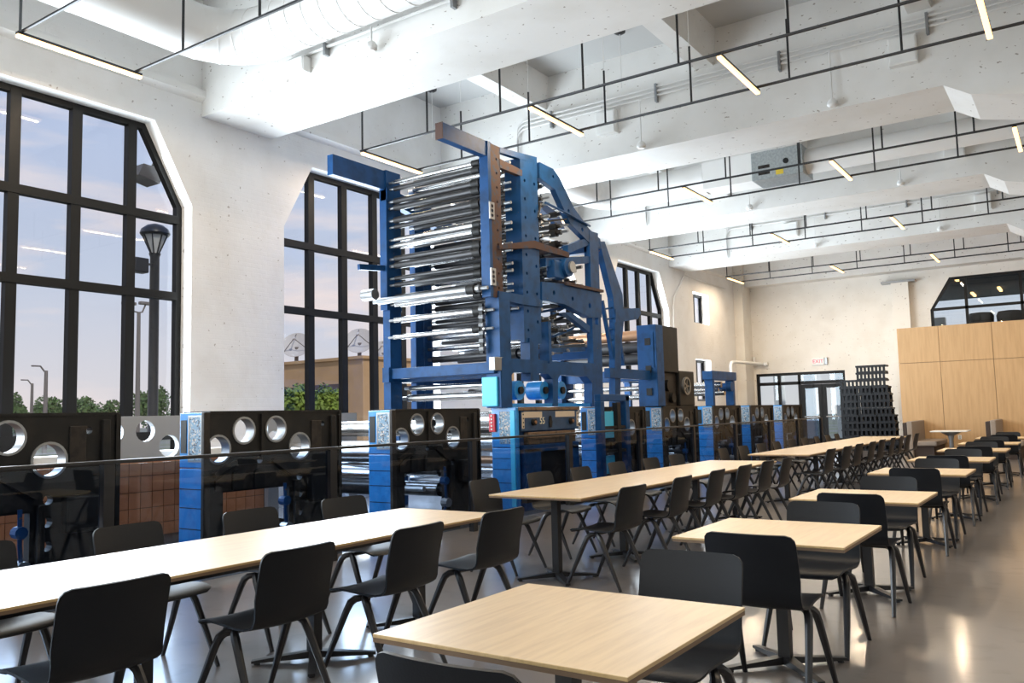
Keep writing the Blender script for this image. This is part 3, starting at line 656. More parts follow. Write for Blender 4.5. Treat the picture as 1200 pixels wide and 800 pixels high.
for t_ in range(5): wh.bar((XP+.005, 16.75, 1.95), (XP+.005, 16.75+.17*math.cos(t_*1.257), 1.95+.17*math.sin(t_*1.257)), .03, .02, (1, 0, 0))
wh.build('hand_wheel', steel, hs, True)
for a, b, rr in ((15.95, 1.95, .12), (16.15, 1.7, .10)):
    MB().cyl((XP-.1, a, b), (XP-.02, a, b), rr, 14).build('gear', iron, c5, True)
for z, rr, mt in ((2.98, .11, copper), (2.74, .12, darkroll), (2.50, .12, darkroll)):
    MB().cyl((XL, 15.55, z), (XP-.40, 15.55, z), rr, 18).build('large_roller', mt, c5, True)
MB().box(XL-.1, XL+.1, 15.3, 15.8, 1.5, 3.1).build('drive_column', blue, c5)
MB().box(XL, XP-.4, 15.45, 15.65, 2.05, 2.28, .01).build('cross_beam', blue, c5)
for z in (1.9, 1.72): MB().cyl((XL, 15.5, z), (XP-.4, 15.5, z), .05, 12).build('roller', chrome, c5, True)
MB().bar((XP-.2, 13.6, 2.15), (XP-.2, 15.35, 2.15), .12, .18).build('tie_arm', blue, c5)
# small portal frame over the next unit
pf = thing('portal_frame', 'small blue portal frame with rollers on top of a press unit', 'press frame', (XP-.1, 18.4, UT))
for y in (18.42, 19.75): MB().box(XP-.25, XP-.05, y, y+.12, UT+.012, 2.28, .01).build('post', blue, pf)
for y in (18.42, 19.75): MB().box(XL, XL+.15, y, y+.12, 1.525, 2.28).build('drive_post', blue, pf)
MB().box(XP-.27, XP-.03, 18.36, 19.95, 2.13, 2.33, .01).build('top_rail', blue, pf)
MB().box(XL, XL+.15, 18.36, 19.95, 2.13, 2.33).build('drive_rail', blue, pf)
for y, z, rr, mt in ((19.0, 2.02, .07, chrome), (19.2, 1.84, .07, chrome), (19.45, 1.98, .09, blue), (18.8, 1.9, .04, chrome)):
    MB().cyl((XL+.1, y, z), (XP-.06, y, z), rr, 12).build('roller', mt, pf, True)
MB().cyl((XP-.06, 19.4, 1.98), (XP+.05, 19.4, 1.98), .12, 12).build('drum', blue, pf, True)
# tall open frame just beyond the folder unit
of = thing('blue_ladder_stand', 'blue open stand with cyan panels between the tower and column', 'press frame', (XP, 12.35, 0))
for y in (12.42, 13.35): MB().box(XP+.16, XP+.28, y, y+.14, 0, 1.62 if y < 13 else 1.72, .01).build('post', blue, of)
MB().box(XP+.16, XP+.28, 12.42, 13.49, 1.62, 1.74, .01).build('top_rail', blue, of)
for z in (.35, .75, 1.15): MB().box(XP+.18, XP+.26, 12.55, 13.36, z, z+.05).build('shelf_bar', iron, of)
for z0, z1 in ((.10, .70), (1.0, 1.45)): MB().box(XP+.19, XP+.21, 12.66, 13.0, z0, z1).build('cyan_panel', cyan, of)
MB().box(XP+.17, XP+.27, 13.04, 13.16, .05, 1.6).build('dark_post', iron, of)

# ------------------------------------------------------------------ stack of black racks by the doors
YS = 29.5
rk = None; rows = 12
zt_ = aty(1020, 428, YS).z; rh = zt_/12.0
def rack_mesh(w_, n):
    mb = MB(); mb.box(-w_/2, w_/2, -.28, .28, rh-.055, rh-.005); mb.box(-w_/2, w_/2, -.26, .26, 0, .03)
    return mb
sl = aty(987, 470, YS).x; sr0 = aty(1057, 505, YS).x; srt = aty(1038, 430, YS).x; slt = aty(1004, 430, YS).x
rackn = 0
rows_x = []
for q in range(12):
    xl = sl+.02*math.sin(q*2.1) if q < 10 else slt
    xr = srt+(sr0-srt)*max(0, (1-q/11.5))**1.3+.03*math.cos(q*1.7)
    rows_x.append((xl, xr))
for q, (xl, xr) in enumerate(rows_x):
    n = 3 if q < 10 else 2
    wd = (xr-xl)/n
    for a in range(n):
        x = xl+wd*(a+.5); yy = YS+.03*math.sin(q*1.3+a)
        lab = 'black slatted rack, %s from floor in the tall stack, %s' % (ORD[q], (('exit-door end', 'middle of its row', 'panelling end') if n == 3 else ('exit-door end', 'panelling end'))[a])
        r_ = thing('slatted_rack', lab, 'rack', (x, yy, q*rh), 'black racks stacked by the exit doors')
        m_ = MB(); m_.box(x-wd/2+.004, x+wd/2-.004, yy-.28, yy+.28, q*rh+rh-.06, q*rh+rh-.002); m_.build('top_board', plastic, r_)
        m_ = MB(); m_.box(x-wd/2+.02, x+wd/2-.02, yy-.25, yy+.25, q*rh, q*rh+.035); m_.build('bottom_board', plastic, r_)
        if q < 9: MB().box(x-wd/2+.02, x+wd/2-.02, yy+.2, yy+.24, q*rh+.035, q*rh+rh-.06).build('gap_darkener', plastic, r_)  # added dark sheet, stands for the darkness of deeper rack layers
        ns = max(4, int(wd/.15))
        for t_ in range(ns):
            xx = x-wd/2+(t_+.5)*wd/ns
            MB().box(xx-.032, xx+.032, yy-.26, yy-.19, q*rh+.035, q*rh+rh-.06).build('slat', plastic, r_)

# ------------------------------------------------------------------ tables
def pedestal(parent, x, y, reach=.36, w_=.06):
    c = MB().box(x-.032, x+.032, y-.032, y+.032, .03, .712).build('column', blackm, parent)
    MB().box(x-.14, x+.14, y-.14, y+.14, .704, .714).build('mounting_plate', blackm, parent)
    for a in (PI/4, 3*PI/4, 5*PI/4, 7*PI/4):
        d = Vector((math.cos(a), math.sin(a), 0)); n = Vector((-d.y, d.x, 0)); p = Vector((x, y, 0))
        v = []
        for t_, w0, z0, z1 in ((.02, .030, .022, .062), (reach, .020, .012, .026)):
            for s_ in (-1, 1):
                for z in (z0, z1): v.append(p+d*t_+n*w0*s_+Vector((0, 0, z)))
        f = MB().add(v, [(0, 1, 3, 2), (4, 6, 7, 5), (0, 4, 5, 1), (2, 3, 7, 6), (0, 2, 6, 4), (1, 5, 7, 3)]).build('foot', blackm, parent)
        MB().cyl(p+d*(reach-.03), p+d*(reach-.03)+Vector((0, 0, .014)), .018, 8).build('glide', blackm, f)
def table(name, label, x0, x1, y0, y1, cols, group, reach=.36):
    t = thing(name, label, 'table', ((x0+x1)/2, (y0+y1)/2, 0), group)
    MB().box(x0+.001, x1-.001, y0+.001, y1-.001, .714, .728).build('underside', wood_edge, t)
    MB().box(x0, x1, y0, y1, .728, .740, .002).build('tabletop', wood_top, t)
    for (x, y) in cols: pedestal(t, x, y, reach)
    if len(cols) > 1:
        for dx in (-.22, .22): MB().box((x0+x1)/2+dx-.025, (x0+x1)/2+dx+.025, y0+.2, y1-.2, .655, .704).build('under_rail', blackm, t)
    return t
LX0, LX1 = -4.36, -3.44; LC = (LX0+LX1)/2
LT = [(-.35, 4.86, 'long pale wooden table in front of the black press units, glaring white', (.3, 1.35, 2.45, 3.55, 4.5)),
      (5.97, 11.15, 'long pale wooden table in front of the console marked 55', (6.33, 7.6, 9.5, 10.8)),
      (12.72, 20.75, 'long pale wooden table ending beside the black rack stack', (13.1, 14.8, 16.5, 18.2, 20.3))]
for y0, y1, lab, cs in LT: table('long_table', lab, LX0, LX1, y0, y1, [(LC, c) for c in cs], 'long communal tables')
SQ = [2.45, 4.78, 6.95, 9.70, 12.0, 14.5, 16.9, 19.6]
SX = -1.48
NSQ = len(SQ)
for k, yc in enumerate(SQ):
    n = NSQ-1-k
    table('cafe_table', 'square oak-topped cafe table, %s in its row counting from the wood panelling' % ORD[n], SX-.45, SX+.45, yc-.45, yc+.45, [(SX, yc)], 'square cafe tables in a row')
# white cafe table by the booths
t = thing('white_cafe_table', 'white-topped cafe table on a flared pale pedestal between the booths', 'table', (-3.0, 24.6, 0))
MB().box(-3.45, -2.6, 24.15, 25.05, .725, .75, .004).build('tabletop', white_m, t)
MB().lathe([(.30, 0), (.30, .02), (.06, .05), (.05, .5), (.08, .62), (.28, .725)], (-3.02, 24.6, 0), 18).build('pedestal', steel, t, True)

# ------------------------------------------------------------------ chairs
def chair_shell():
    prof = [(.235, .428), (.225, .440), (.20, .449), (.15, .455), (.08, .453), (0, .447), (-.08, .443), (-.14, .444), (-.18, .452), (-.208, .470), (-.228, .50), (-.241, .54), (-.254, .60), (-.267, .66), (-.281, .72), (-.293, .77), (-.299, .795), (-.303, .812), (-.305, .820)]
    # arc length, to round the corners of both free ends
    L = [0]
    for a, b in zip(prof, prof[1:]): L.append(L[-1]+math.hypot(a[0]-b[0], a[1]-b[1]))
    nx = 10; bm = bmesh.new(); grid = []
    for i, (y, z) in enumerate(prof):
        d = min(L[i], L[-1]-L[i]); R = .045
        hw = .228 if d >= R else .228-R+math.sqrt(max(0, R*R-(R-d)**2))
        if i < 6: hw *= .965
        if 8 <= i <= 11: hw *= .985
        back = max(0, min(1, (z-.46)/.12)); row = []
        for j in range(nx+1):
            x = -hw+2*hw*j/nx; u_ = (x/.228)**2
            row.append(bm.verts.new((x, y+.028*u_*back, z+.012*u_*(1-back))))
        grid.append(row)
    for i in range(len(prof)-1):
        for j in range(nx): bm.faces.new((grid[i][j], grid[i][j+1], grid[i+1][j+1], grid[i+1][j]))
    bmesh.ops.recalc_face_normals(bm, faces=bm.faces[:])
    bmesh.ops.solidify(bm, geom=bm.faces[:], thickness=.011)
    return MB().bm(bm)
def make_chair():
    r = thing('shell_chair', 'x', 'chair')
    link_part('seat_shell', chair_shell().mesh('seat_shell', plastic, True), r)
    for s_ in (-1, 1):
        for e_ in (-1, 1):
            pts = [(s_*.165, e_*.00, .432), (s_*.195, e_*.035, .425), (s_*.208, e_*.06, .405), (s_*.214, e_*.085, .36), (s_*.228, e_*.17, .18), (s_*.240, e_*.255, 0)]
            link_part('leg', MB().tube(pts, .014, 8, [.017, .020, .022, .021, .018, .013]).mesh('leg', legm, True), r)
    link_part('cross_bar', MB().tube([(-.18, 0, .430), (.18, 0, .430)], .014, 8).mesh('cross_bar', legm, True), r)
    return r
proto = make_chair(); used = [False]
def chair(x, y, face, label, group):
    """face: direction the sitter looks, as an angle; the chair's own front is +y"""
    o = proto if not used[0] else copy_tree(proto); used[0] = True
    o.location = (x, y, 0); o.rotation_euler = (0, 0, face-PI/2); o['label'] = label; o['group'] = group; return o
TN = ['tiled-screen long table', 'middle long table', 'rack-stack long table']
RY = [[.15, 1.0, 1.87, 2.79, 3.63, 4.48], [6.34, 7.36, 8.27, 9.07, 9.89, 10.58], [12.9+.91*k for k in range(9)]]
LY = [[.35, 1.2, 2.05, 2.93, 3.79, 4.67], [6.5, 7.47, 8.32, 9.26, 10.19, 11.02], [12.9+.91*k for k in range(9)]]
XBR, XBL = -3.12, -4.84
for ti in range(3):
    for side, ys in (('aisle', RY[ti]), ('window', LY[ti])):
        for k, y in enumerate(ys):
            if ti == 0 and k < 1: continue
            o_ = ORD[len(ys)-1-k]
            lab = 'black shell chair, %s side of %s, %s from the exit doors' % (side, TN[ti], o_)
            jr = random.uniform(-.05, .05)
            if side == 'aisle': chair(XBR-.30+random.uniform(-.02, .02), y, PI+jr, lab, 'shell chairs along the long tables')
            else: chair(XBL+.30+random.uniform(-.02, .02), y, jr, lab, 'shell chairs along the long tables')
near = {0: 1.63, 1: 4.03, 2: 6.19, 3: 8.9}
far = {0: 3.46, 1: 5.62, 2: 7.83}
for k, yc in enumerate(SQ):
    o_ = ORD[NSQ-1-k]
    yn = near.get(k, yc-.78); yf_ = far.get(k, yc+.87)
    xo = SX+.06+random.uniform(-.02, .02) if k else -1.37
    chair(xo, yn+.30, PI/2+random.uniform(-.04, .04), 'black shell chair facing the panelling at the %s square table from the panelling' % o_, 'shell chairs at the square tables')
    chair(SX+.03+random.uniform(-.02, .02), yf_-.30, -PI/2+random.uniform(-.04, .04), 'black shell chair with its back to the panelling at %s square table from it' % o_, 'shell chairs at the square tables')

# ------------------------------------------------------------------ hanging light grid
RODC = [5.35, 11.0, 16.75, 22.55, 28.78]; ZR = 6.0; hs_ = .72
LXS = [-10.0, -6.55, -3.63, -.70, 2.2]
for k, yc in enumerate(RODC):
    gname = 'light rails hung between the beams'
    bay = ['bay over the glaring white table', 'bay over the roller tower', 'bay beyond the roller tower', 'bay before the end bay', 'bay against the end wall'][k]
    for s_ in (-1, 1):
        y = yc+s_*hs_
        r_ = thing('light_rail', 'thin black hanging rail, %s side, %s' % ('exit-door' if s_ > 0 else 'near-table', bay), 'light rail', (-10.1, y, ZR), gname)
        MB().cyl((-10.1, y, ZR+.04), (8.5, y, ZR+.04), .02, 6).build('rail', blackm, r_)
        x = -10.05 if s_ < 0 else -9.0
        while x < 8:
            MB().cyl((x, y, ZR+.04), (x, y, ZR+.92), .017, 6).build('hanger_rod', blackm, r_)
            MB().cyl((x, y, ZR+.92), (x, y, ZC), .006, 5).build('hanger_wire', conduit_m, r_)
            x += 1.46
    for j, x in enumerate(LXS):
        f = thing('tube_light', 'warm glowing strip light, %s from the window wall, %s' % (ORD[j], bay), 'light', (x, yc, ZR), 'warm strip lights on the rails')
        MB().box(x-.032, x+.032, yc-hs_-.06, yc+hs_+.06, ZR-.05, ZR-.012, .008).build('diffuser', lamp_m, f)
        MB().box(x-.034, x+.034, yc-hs_-.06, yc+hs_+.06, ZR-.012, ZR+.02, .004).build('housing', blackm, f)
        area('tube_light_glow', (x, yc, ZR-.06), (0, 0, -1), .05, 1.5, 62, (1, .78, .54))

# ------------------------------------------------------------------ ducts, conduits, ceiling fittings
def elbow(p, a, b, R, n=8):
    """points turning from direction a to b around corner p"""
    a = Vector(a); b = Vector(b); p = Vector(p); s0 = p-a*R; out = []
    for i in range(n+1):
        t_ = PI/2*i/n; out.append(s0+a*R*math.sin(t_)+b*R*(1-math.cos(t_)))
    return out
def duct(label, pts, rr, loc, ribs=.0, rib_pts=()):
    d = thing('air_duct', label, 'duct', loc)
    MB().tube(pts, rr, 24).build('pipe', duct_m, d, True)
    for p, n_ in rib_pts:
        p = Vector(p); n_ = Vector(n_).normalized(); MB().cyl(p-n_*.012, p+n_*.012, rr+.006, 24).build('seam_ring', duct_m, d, True)
    return d
P0 = Vector((-9.55, 7.24, 6.66)); el = elbow(P0, (0, 1, 0), (1, 0, 0), .75)
rp = [((-9.55, y, 6.66), (0, 1, 0)) for y in (3.5, 5.0)]+[(el[i], el[i+1]-el[i]) for i in (1, 3, 5, 7)]+[((-8.4+.30*k, 7.24, 6.66), (1, 0, 0)) for k in range(22)]
duct('big white round duct turning a corner above the first tall window', [(-9.55, 3.4, 6.66), *el, (2.5, 7.24, 6.66)], .36, (-9.55, 5, 6.4), rib_pts=rp)
P1 = Vector((-9.6, 18.3, 6.75)); el = elbow(P1, (0, 1, 0), (1, 0, 0), .75)
rp = [(el[i], el[i+1]-el[i]) for i in (0, 2, 4, 6)]
dd = duct('white round duct turning between the beams beyond the roller tower', [(-9.6, 15.2, 6.75), *el, (-6.9, 18.3, 6.75)], .36, (-9.6, 17, 6.4), rib_pts=rp)
ah = aty(916, 189, 18.3)
f = thing('air_box', 'galvanised fan box with yellow label on the white ceiling duct', 'duct box', (ah.x, 18.3, ah.z-.3))
MB().box(-6.9, ah.x-.55, 17.95, 18.65, 6.42, 7.05, .01).build('white_duct_section', duct_m, f)
MB().box(ah.x-.55, ah.x+.55, 17.9, 18.7, 6.40, 7.02, .01).build('fan_box', galv, f)
MB().box(ah.x-.02, ah.x+.14, 17.89, 17.9, 6.45, 6.57).build('yellow_label', yellow, f)
MB().cyl((ah.x+.2, 17.88, 6.72), (ah.x+.2, 17.9, 6.72), .06, 10).build('vent_cap', iron, f)
for a in range(2): MB().box(ah.x-.4, ah.x-.15, 17.89, 17.9, 6.50+.14*a, 6.57+.14*a).build('printed_label', iron2, f)
MB().cyl((ah.x+.55, 18.3, 6.72), (4.0, 18.3, 6.72), .27, 20).build('round_duct', duct_m, f, True)
# conduits on the faces of the beams
for k in range(1, 6):
    yf = BEAMY[k]-.67
    nm = ['', 'beam over the first wall pier', 'beam beyond the first wall pier', 'third', 'fourth', 'fifth', 'last']
    lab = 'bundle of painted conduits along the face of the %s' % ('', '', 'beam over the first wall pier', 'beam behind the roller tower', 'beam beyond the fan box', 'beam over the tall unit')[k] if k > 1 else 'bundle of painted conduits along the beam by the entrance'
    cs = thing('conduit_run', lab, 'conduit', (-9.0, yf, 6.9), 'conduits on the beams')
    zz = (7.06, 7.14, 7.22) if k != 2 else (6.46,)
    for z in zz:
        pts = [(-9.0, yf-.05, z-.9), (-9.0, yf-.05, z-.2), *[(-9.0+.2-.2*math.cos(t_), yf-.05, z-.2+.2*math.sin(t_)) for t_ in (.4, .8, 1.2, 1.57)], (4.0, yf-.05, z)] if k != 2 else [(-9.0, yf-.05, z), (4, yf-.05, z)]
        MB().tube(pts, .022, 6).build('conduit', conduit_m, cs, True)
    for x in [-8.2+2.2*j for j in range(6)]: MB().box(x-.02, x+.02, yf-.09, yf-.004, zz[0]-.12, zz[-1]+.05).build('clamp', steel, cs)
    bxs = [aty(1015, 70, yf).x] if k == 3 else []
    for j, x in enumerate([-7.0, -1.95] if k > 2 else [-8.75]):
        b_ = thing('junction_box', 'square white junction box on the beam face, %s, %s' % (('nearer the windows', 'nearer the wood panelling')[j], ('', 'by the entrance', 'over the first wall pier', 'behind the roller tower', 'beyond the fan box', 'over the tall unit')[k]), 'junction box', (x, yf, 6.6), 'junction boxes on the beams')
        zb0, zb1 = (6.2, 6.42) if k == 2 else (6.55, 6.98)
        MB().box(x-.2, x+.2, yf-.14, yf, zb0, zb1, .01).build('box', white_m, b_)
        MB().box(x-.18, x+.18, yf-.152, yf-.14, zb0+.02, zb1-.02, .004).build('lid', white_m, b_)
    for j, x in enumerate([-6.3, -3.0] if k > 2 else [-7.3, -4.2]):
        s_ = thing('ceiling_sensor', 'small white sensor on conduit, %s, %s' % (('nearer the windows', 'nearer the wood panelling')[j], ('', 'beam by the entrance', 'beam over the first wall pier', 'beam behind the roller tower', 'beam beyond the fan box', 'beam over the tall unit')[k]), 'sensor', (x, yf-.04, ZB), 'sensors on the beam faces')
        MB().cyl((x, yf-.115, ZB+.12), (x, yf-.115, 6.46 if k == 2 else 7.05), .014, 6).build('conduit_drop', conduit_m, s_)
        MB().lathe([(.05, .0), (.08, .03), (.08, .07), (.05, .12)], (x, yf-.115, ZB+.0), 12).build('head', white_m, s_, True)
# thin pendant hooks on the slab
for k, (px, py) in enumerate(((726, 37), (506, 105))):
    p = atz(px, py, ZC-.05)
    h_ = thing('ceiling_camera', 'small black domed fitting on the ceiling slab over the %s' % ('roller tower boom', 'second tall window')[k], 'ceiling fitting', (p.x, p.y, ZC), 'black ceiling fittings')
    MB().lathe([(.05, -.10), (.1, -.07), (.1, 0)], (p.x, p.y, ZC), 12).build('dome', blackm, h_, True)
    MB().cyl((p.x, p.y, 6.95), (p.x, p.y, ZC-.1), .008, 5).build('drop_wire', conduit_m, h_)
# end wall pipe and wall pipe by the corner
cp_ = thing('wall_pipe', 'white pipe rising beside the exit doors and turning along the end wall', 'pipe', (-10.5, YB-.95, 0))
zp = aty(870, 428, YB).z; xa = aty(858, 440, YB).x; xb_ = aty(885, 427, YB).x
pv = atx(857, 440, -10.55)
MB().tube([(pv.x, pv.y, 0), (pv.x, pv.y, zp-.12), (pv.x+.02, pv.y+.03, zp-.03), (pv.x+.06, pv.y+.12, zp), (pv.x+.3, YB-.1, zp), (xb_, YB-.1, zp), (xb_, YB-.1, zp+.3)], .06, 10).build('pipe', white_m, cp_, True)
MB().cyl((pv.x+.35, YB-.1, zp), (pv.x+.5, YB-.1, zp), .085, 12).build('coupling', white_m, cp_, True)
wc = thing('wall_conduit', 'thin grey conduit bending down the wall between window and corner', 'conduit', (XW, 26, 4))
pts = [atx(802, 322, XW+.04), atx(790, 348, XW+.04), atx(789, 360, XW+.04), atx(790, 420, XW+.04), atx(793, 480, XW+.04)]
MB().tube(pts, .025, 6).build('conduit', conduit_m, wc, True)
MB().tube([atx(802, 322, XW+.04), atx(850, 338, XW+.04)], .02, 6).build('branch', conduit_m, wc, True)

# ------------------------------------------------------------------ outside
struct(MB().box(-400, XW-.4, -200, 260, -.6, -.4).build('ground', asphalt), 'parking lot and verge outside the windows')
struct(MB().box(-40, 40, YB+9, YB+60, -.4, -.2).build('ground_rear', asphalt), 'paving outside the exit doors')
gm = -.4
def at_dist(px, py, X): return atx(px, py, X)
lp = atx(179, 480, -21); lt = atx(180, 262, -21).z
l = thing('lamp_post', 'black lantern lamp post standing outside the first tall window', 'lamp post', (lp.x, lp.y, gm))
zl0 = atx(180, 297, -21).z
MB().lathe([(.26, gm), (.26, gm+.3), (.14, gm+.5), (.125, zl0-.1), (.16, zl0)], (lp.x, lp.y, 0), 14).build('post', blackm, l, True)
ln = MB().lathe([(.10, zl0), (.14, zl0+.12), (.32, lt-.32)], (lp.x, lp.y, 0), 8).build('lantern_glass', lens_m, l)
for k in range(8):
    a = k*PI/4; MB().bar((lp.x+.11*math.cos(a), lp.y+.11*math.sin(a), zl0), (lp.x+.34*math.cos(a), lp.y+.34*math.sin(a), lt-.3), .03, .03).build('lantern_rib', blackm, ln)
MB().lathe([(.36, lt-.34), (.40, lt-.28), (.36, lt-.16), (.22, lt-.05), (.06, lt)], (lp.x, lp.y, 0), 16).build('lantern_cap', blackm, l, True)
fl = atx(164, 311, -20.8)
h_ = MB().box(fl.x-.15, fl.x+.15, fl.y-.22, fl.y+.18, fl.z-.2, fl.z+.2, .03).build('side_floodlight', blackm, l)
MB().bar((fl.x, fl.y, fl.z), (lp.x, lp.y, fl.z+.15), .06, .06).build('floodlight_arm', blackm, h_)
fl = atx(170, 205, -12.0)
w = thing('floodlight', 'brown floodlight hung outside near the chamfered window corner', 'floodlight', (fl.x, fl.y, fl.z))
MB().prism([(fl.y-.20, fl.z-.06), (fl.y+.16, fl.z-.13), (fl.y+.20, fl.z-.02), (fl.y+.1, fl.z+.12), (fl.y-.12, fl.z+.13)], 'x', fl.x-.2, fl.x+.15).build('hood', polem, w)
MB().tube([(fl.x, fl.y+.1, fl.z+.1), (fl.x+.1, fl.y+.22, fl.z+.45), (XW-.42, fl.y+.5, fl.z+.7)], .03, 6).build('bracket', blackm, w)
# street light and utility poles
sp = atx(161, 480, -45)
s_ = thing('street_light', 'tall street light with side arm beyond the lamp post', 'street light', (sp.x, sp.y, gm))
zt2 = atx(161, 366, -45).z
MB().cyl((sp.x, sp.y, gm), (sp.x, sp.y, zt2), .16, 8, .10).build('pole', polem, s_, True)
for q in (-1, 1):
    e2 = atx(161+q*10, 356, -45); MB().tube([(sp.x, sp.y, zt2), (sp.x, (sp.y+e2.y)/2, zt2+.05), (e2.x, e2.y, e2.z)], .05, 6).build('arm', polem, s_, True)
    MB().box(e2.x-.15, e2.x+.15, e2.y-.4, e2.y+.4, e2.z-.06, e2.z+.12, .04).build('lamp_head', polem, s_)
for px, top, X, nm in ((53, 434, -60, 'wooden utility pole with curved lamp arm among the trees'), (37, 449, -80, 'short wooden utility pole behind the low trees')):
    b0 = atx(px, 480, X); t0 = atx(px-3, top, X)
    s_ = thing('utility_pole', nm, 'pole', (b0.x, b0.y, gm))
    MB().cyl((b0.x, b0.y, gm), (b0.x, b0.y, t0.z), .18, 8, .12).build('pole', polem, s_, True)
    MB().tube([(b0.x, b0.y, t0.z-.2), (b0.x, b0.y-.4, t0.z+.3), (b0.x, b0.y-1.0, t0.z+.3)], .06, 6).build('arm', polem, s_, True)
# trees
def tree(px, top, X, wpx, label, m=leaf, grp='trees outside the windows'):
    b0 = atx(px, 480, X); t0 = atx(px, top, X); e0 = atx(px+wpx/2, 470, X); R = max(.6, abs(e0.y-b0.y)); H = t0.z-gm
    t = thing('tree', label, 'tree', (b0.x, b0.y, gm), grp)
    MB().cyl((b0.x, b0.y, gm), (b0.x, b0.y, gm+H*.5), .05*H, 7, .03*H).build('trunk', bark, t, True)
    mb = MB(); rnd = random.Random(int(px*7))
    blobs = [(Vector((b0.x+rnd.uniform(-.5, .5)*R, b0.y+rnd.uniform(-.75, .75)*R, gm+H*rnd.uniform(.38, .74))), rnd.uniform(.26, .42)) for _ in range(11)]
    blobs.append((Vector((b0.x, b0.y, gm+H*.72)), .3))
    for c_, s in blobs:
        rr = Vector((R*s*1.3, R*s*1.3, H*s*.62))
        for _ in range(260):
            d = Vector((rnd.gauss(0, 1), rnd.gauss(0, 1), rnd.gauss(0, 1))).normalized(); q = rnd.uniform(.75, 1.05)
            p = c_+Vector((d.x*rr.x, d.y*rr.y, d.z*rr.z))*q
            if p.z < gm+.05*H: continue
            a = Vector((rnd.gauss(0, 1), rnd.gauss(0, 1), rnd.gauss(0, 1))).normalized(); b = a.cross(d+Vector((.01, .02, .03))).normalized(); sz = .055*R+.05
            mb.add([p-a*sz, p+b*sz*.8, p+a*sz, p-b*sz*.8], [(0, 1, 2, 3)])
    mb.build('foliage', m, t)
for px, top, X, wp, lab in ((18, 453, -75, 40, 'low dark green tree behind the utility poles'), (62, 459, -90, 40, 'low green tree right beside the utility pole'), (100, 458, -80, 44, 'rounded green tree between the utility pole and lamp post'), (128, 464, -85, 30, 'low green tree left of the street light'), (180, 448, -95, 44, 'taller green tree behind the lamp post'), (-30, 452, -80, 50, 'green tree at the edge of the first window')):
    tree(px, top, X, wp, lab)
tree(350, 440, -30, 42, 'bright green bush tree in front of the tan building', leaf2); tree(383, 447, -31, 34, 'smaller bright green bush beside the tan building', leaf2)
# tan building with satellite dishes
b = thing('tan_building', 'flat-roofed tan stucco building across the lot', 'building', (-50, 50, gm))
cc = atx(425, 420, -50); cz = cc.z; yc_ = cc.y
l1 = atz(328, 428, cz); dl_ = (l1-cc); dl_.z = 0; l2 = cc+dl_*1.5; dl_.normalize()
dr_ = Vector((-dl_.y, dl_.x, 0)); dr_ = dr_ if dr_.dot(Vector((-.3, 1, 0))) > 0 else -dr_
def BP(a, b_): q = cc+dl_*a+dr_*b_; return (q.x, q.y)
LL = (l2-cc).length
MB().prism([BP(0, 0), BP(LL, 0), BP(LL, 22), BP(0, 22)], 'z', gm, cz).build('walls', tan, b)
MB().prism([BP(-.2, -.2), BP(LL+.2, -.2), BP(LL+.2, 22.2), BP(-.2, 22.2)], 'z', cz, cz+.25).build('parapet', tan, b)
for px, py, wpx, hpx in ((445, 455, 8, 18), (472, 460, 10, 14), (496, 452, 10, 14)):
    da = {445: 4, 472: 10, 496: 16}[px]; z1 = cz-2.2; z0_ = cz-4.6
    f = MB().prism([BP(-.05, da), BP(.05, da), BP(.05, da+2.4), BP(-.05, da+2.4)], 'z', z0_, z1).build('window', tan_d, b)
    MB().prism([BP(-.08, da+.15), BP(-.05, da+.15), BP(-.05, da+2.25), BP(-.08, da+2.25)], 'z', z0_+.15, z1-.15).build('pane', door_glass, f)
for da in (LL*.12, LL*.3):
    MB().prism([BP(da, -.06), BP(da+3, -.06), BP(da+3, .05), BP(da, .05)], 'z', cz-3.4, cz-2.0).build('recessed_window', tan_d, b)
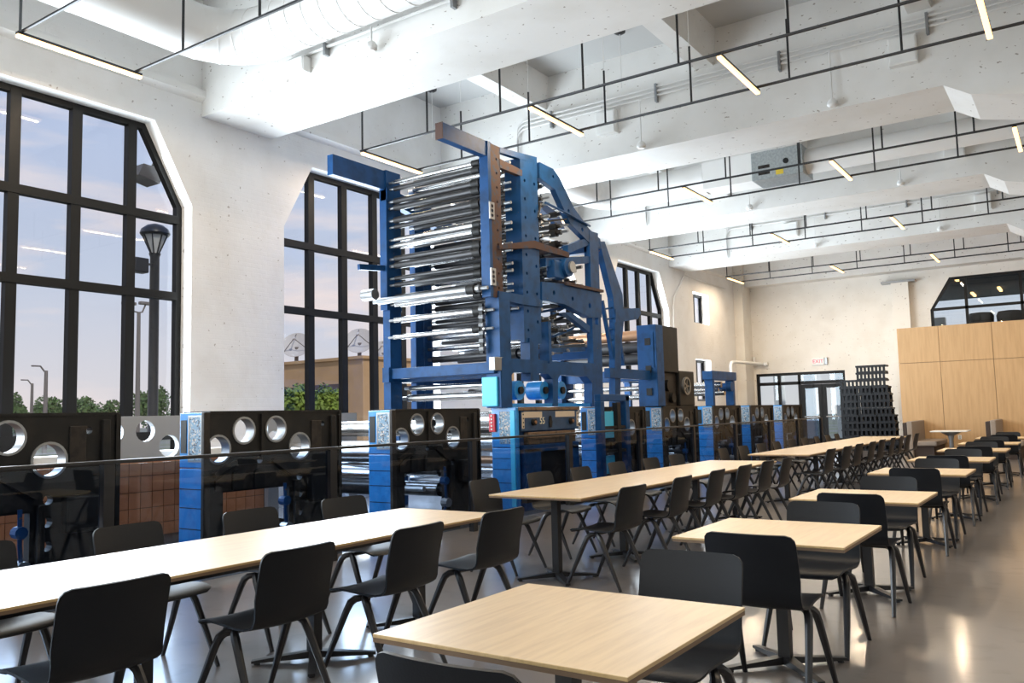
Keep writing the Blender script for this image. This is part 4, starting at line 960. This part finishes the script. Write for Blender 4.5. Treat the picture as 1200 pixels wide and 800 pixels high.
def dish(px, py, X, rad, lab):
    p = atx(px, py, X)
    d = thing('satellite_dish', lab, 'satellite dish', (p.x-.2, p.y+.2, cz+.25), 'satellite dishes on the tan building')
    ax = Vector((.55, -.75, .55)).normalized(); a = ax.orthogonal().normalized(); bb = ax.cross(a)
    mb = MB(); n = 20; v = []; prof = [(0.02, -.30), (.35, -.26), (.7, -.14), (1, 0), (1, .03), (.7, -.10), (.35, -.22), (.02, -.26)]
    for r_, h in prof: v += [p+(a*math.cos(2*PI*k/n)+bb*math.sin(2*PI*k/n))*r_*rad+ax*h*rad for k in range(n)]
    mb.add(v, [(i*n+k, i*n+(k+1) % n, (i+1)*n+(k+1) % n, (i+1)*n+k) for i in range(len(prof)-1) for k in range(n)])
    mb.build('reflector', dish_m, d, True)
    MB().cyl((p.x-.2, p.y+.2, cz+.25), p-ax*.25*rad, .18, 8).build('mast', polem, d)
    for k in range(3): MB().cyl(p+(a*math.cos(k*2.1)+bb*math.sin(k*2.1))*rad*.9, p+ax*rad*.75, .04, 5).build('feed_strut', polem, d)
    MB().cyl(p+ax*rad*.7, p+ax*rad*.85, .14, 8).build('feed_horn', dish_m, d)
for px, py, X, rad, lab in ((347, 404, -60, 1.35, 'white satellite dish at the low end of the tan roof'), (421, 399, -54, 1.35, 'white satellite dish above the corner of the tan building'), (449, 411, -56, 1.2, 'white satellite dish set back on the tan roof')):
    dish(px, py, X, rad, lab)
# low fence outside, behind the presses
fe = thing('lot_fence', 'dark picket fence outside at the edge of the lot', 'fence', (-16, 4, gm))
for z in (gm+.1, gm+1.05): MB().box(-16.03, -15.97, 3, 30, z, z+.05).build('rail', blackm, fe)
for k in range(90): MB().box(-16.015, -15.985, 3+.3*k, 3.03+.3*k, gm, gm+1.2).build('picket', blackm, fe)
# white posts outside the exit doors
for k in range(6):
    x = d0-1+k*1.35
    tag(MB().box(x-.2, x+.2, YB+6, YB+6.4, -.2, 5, .02).build('porch_post', white_m, loc=(x, YB+6, -.2)), 'white square porch post outside the exit doors, %s from the window wall' % ORD[k], 'post', 'porch posts outside the exit doors')
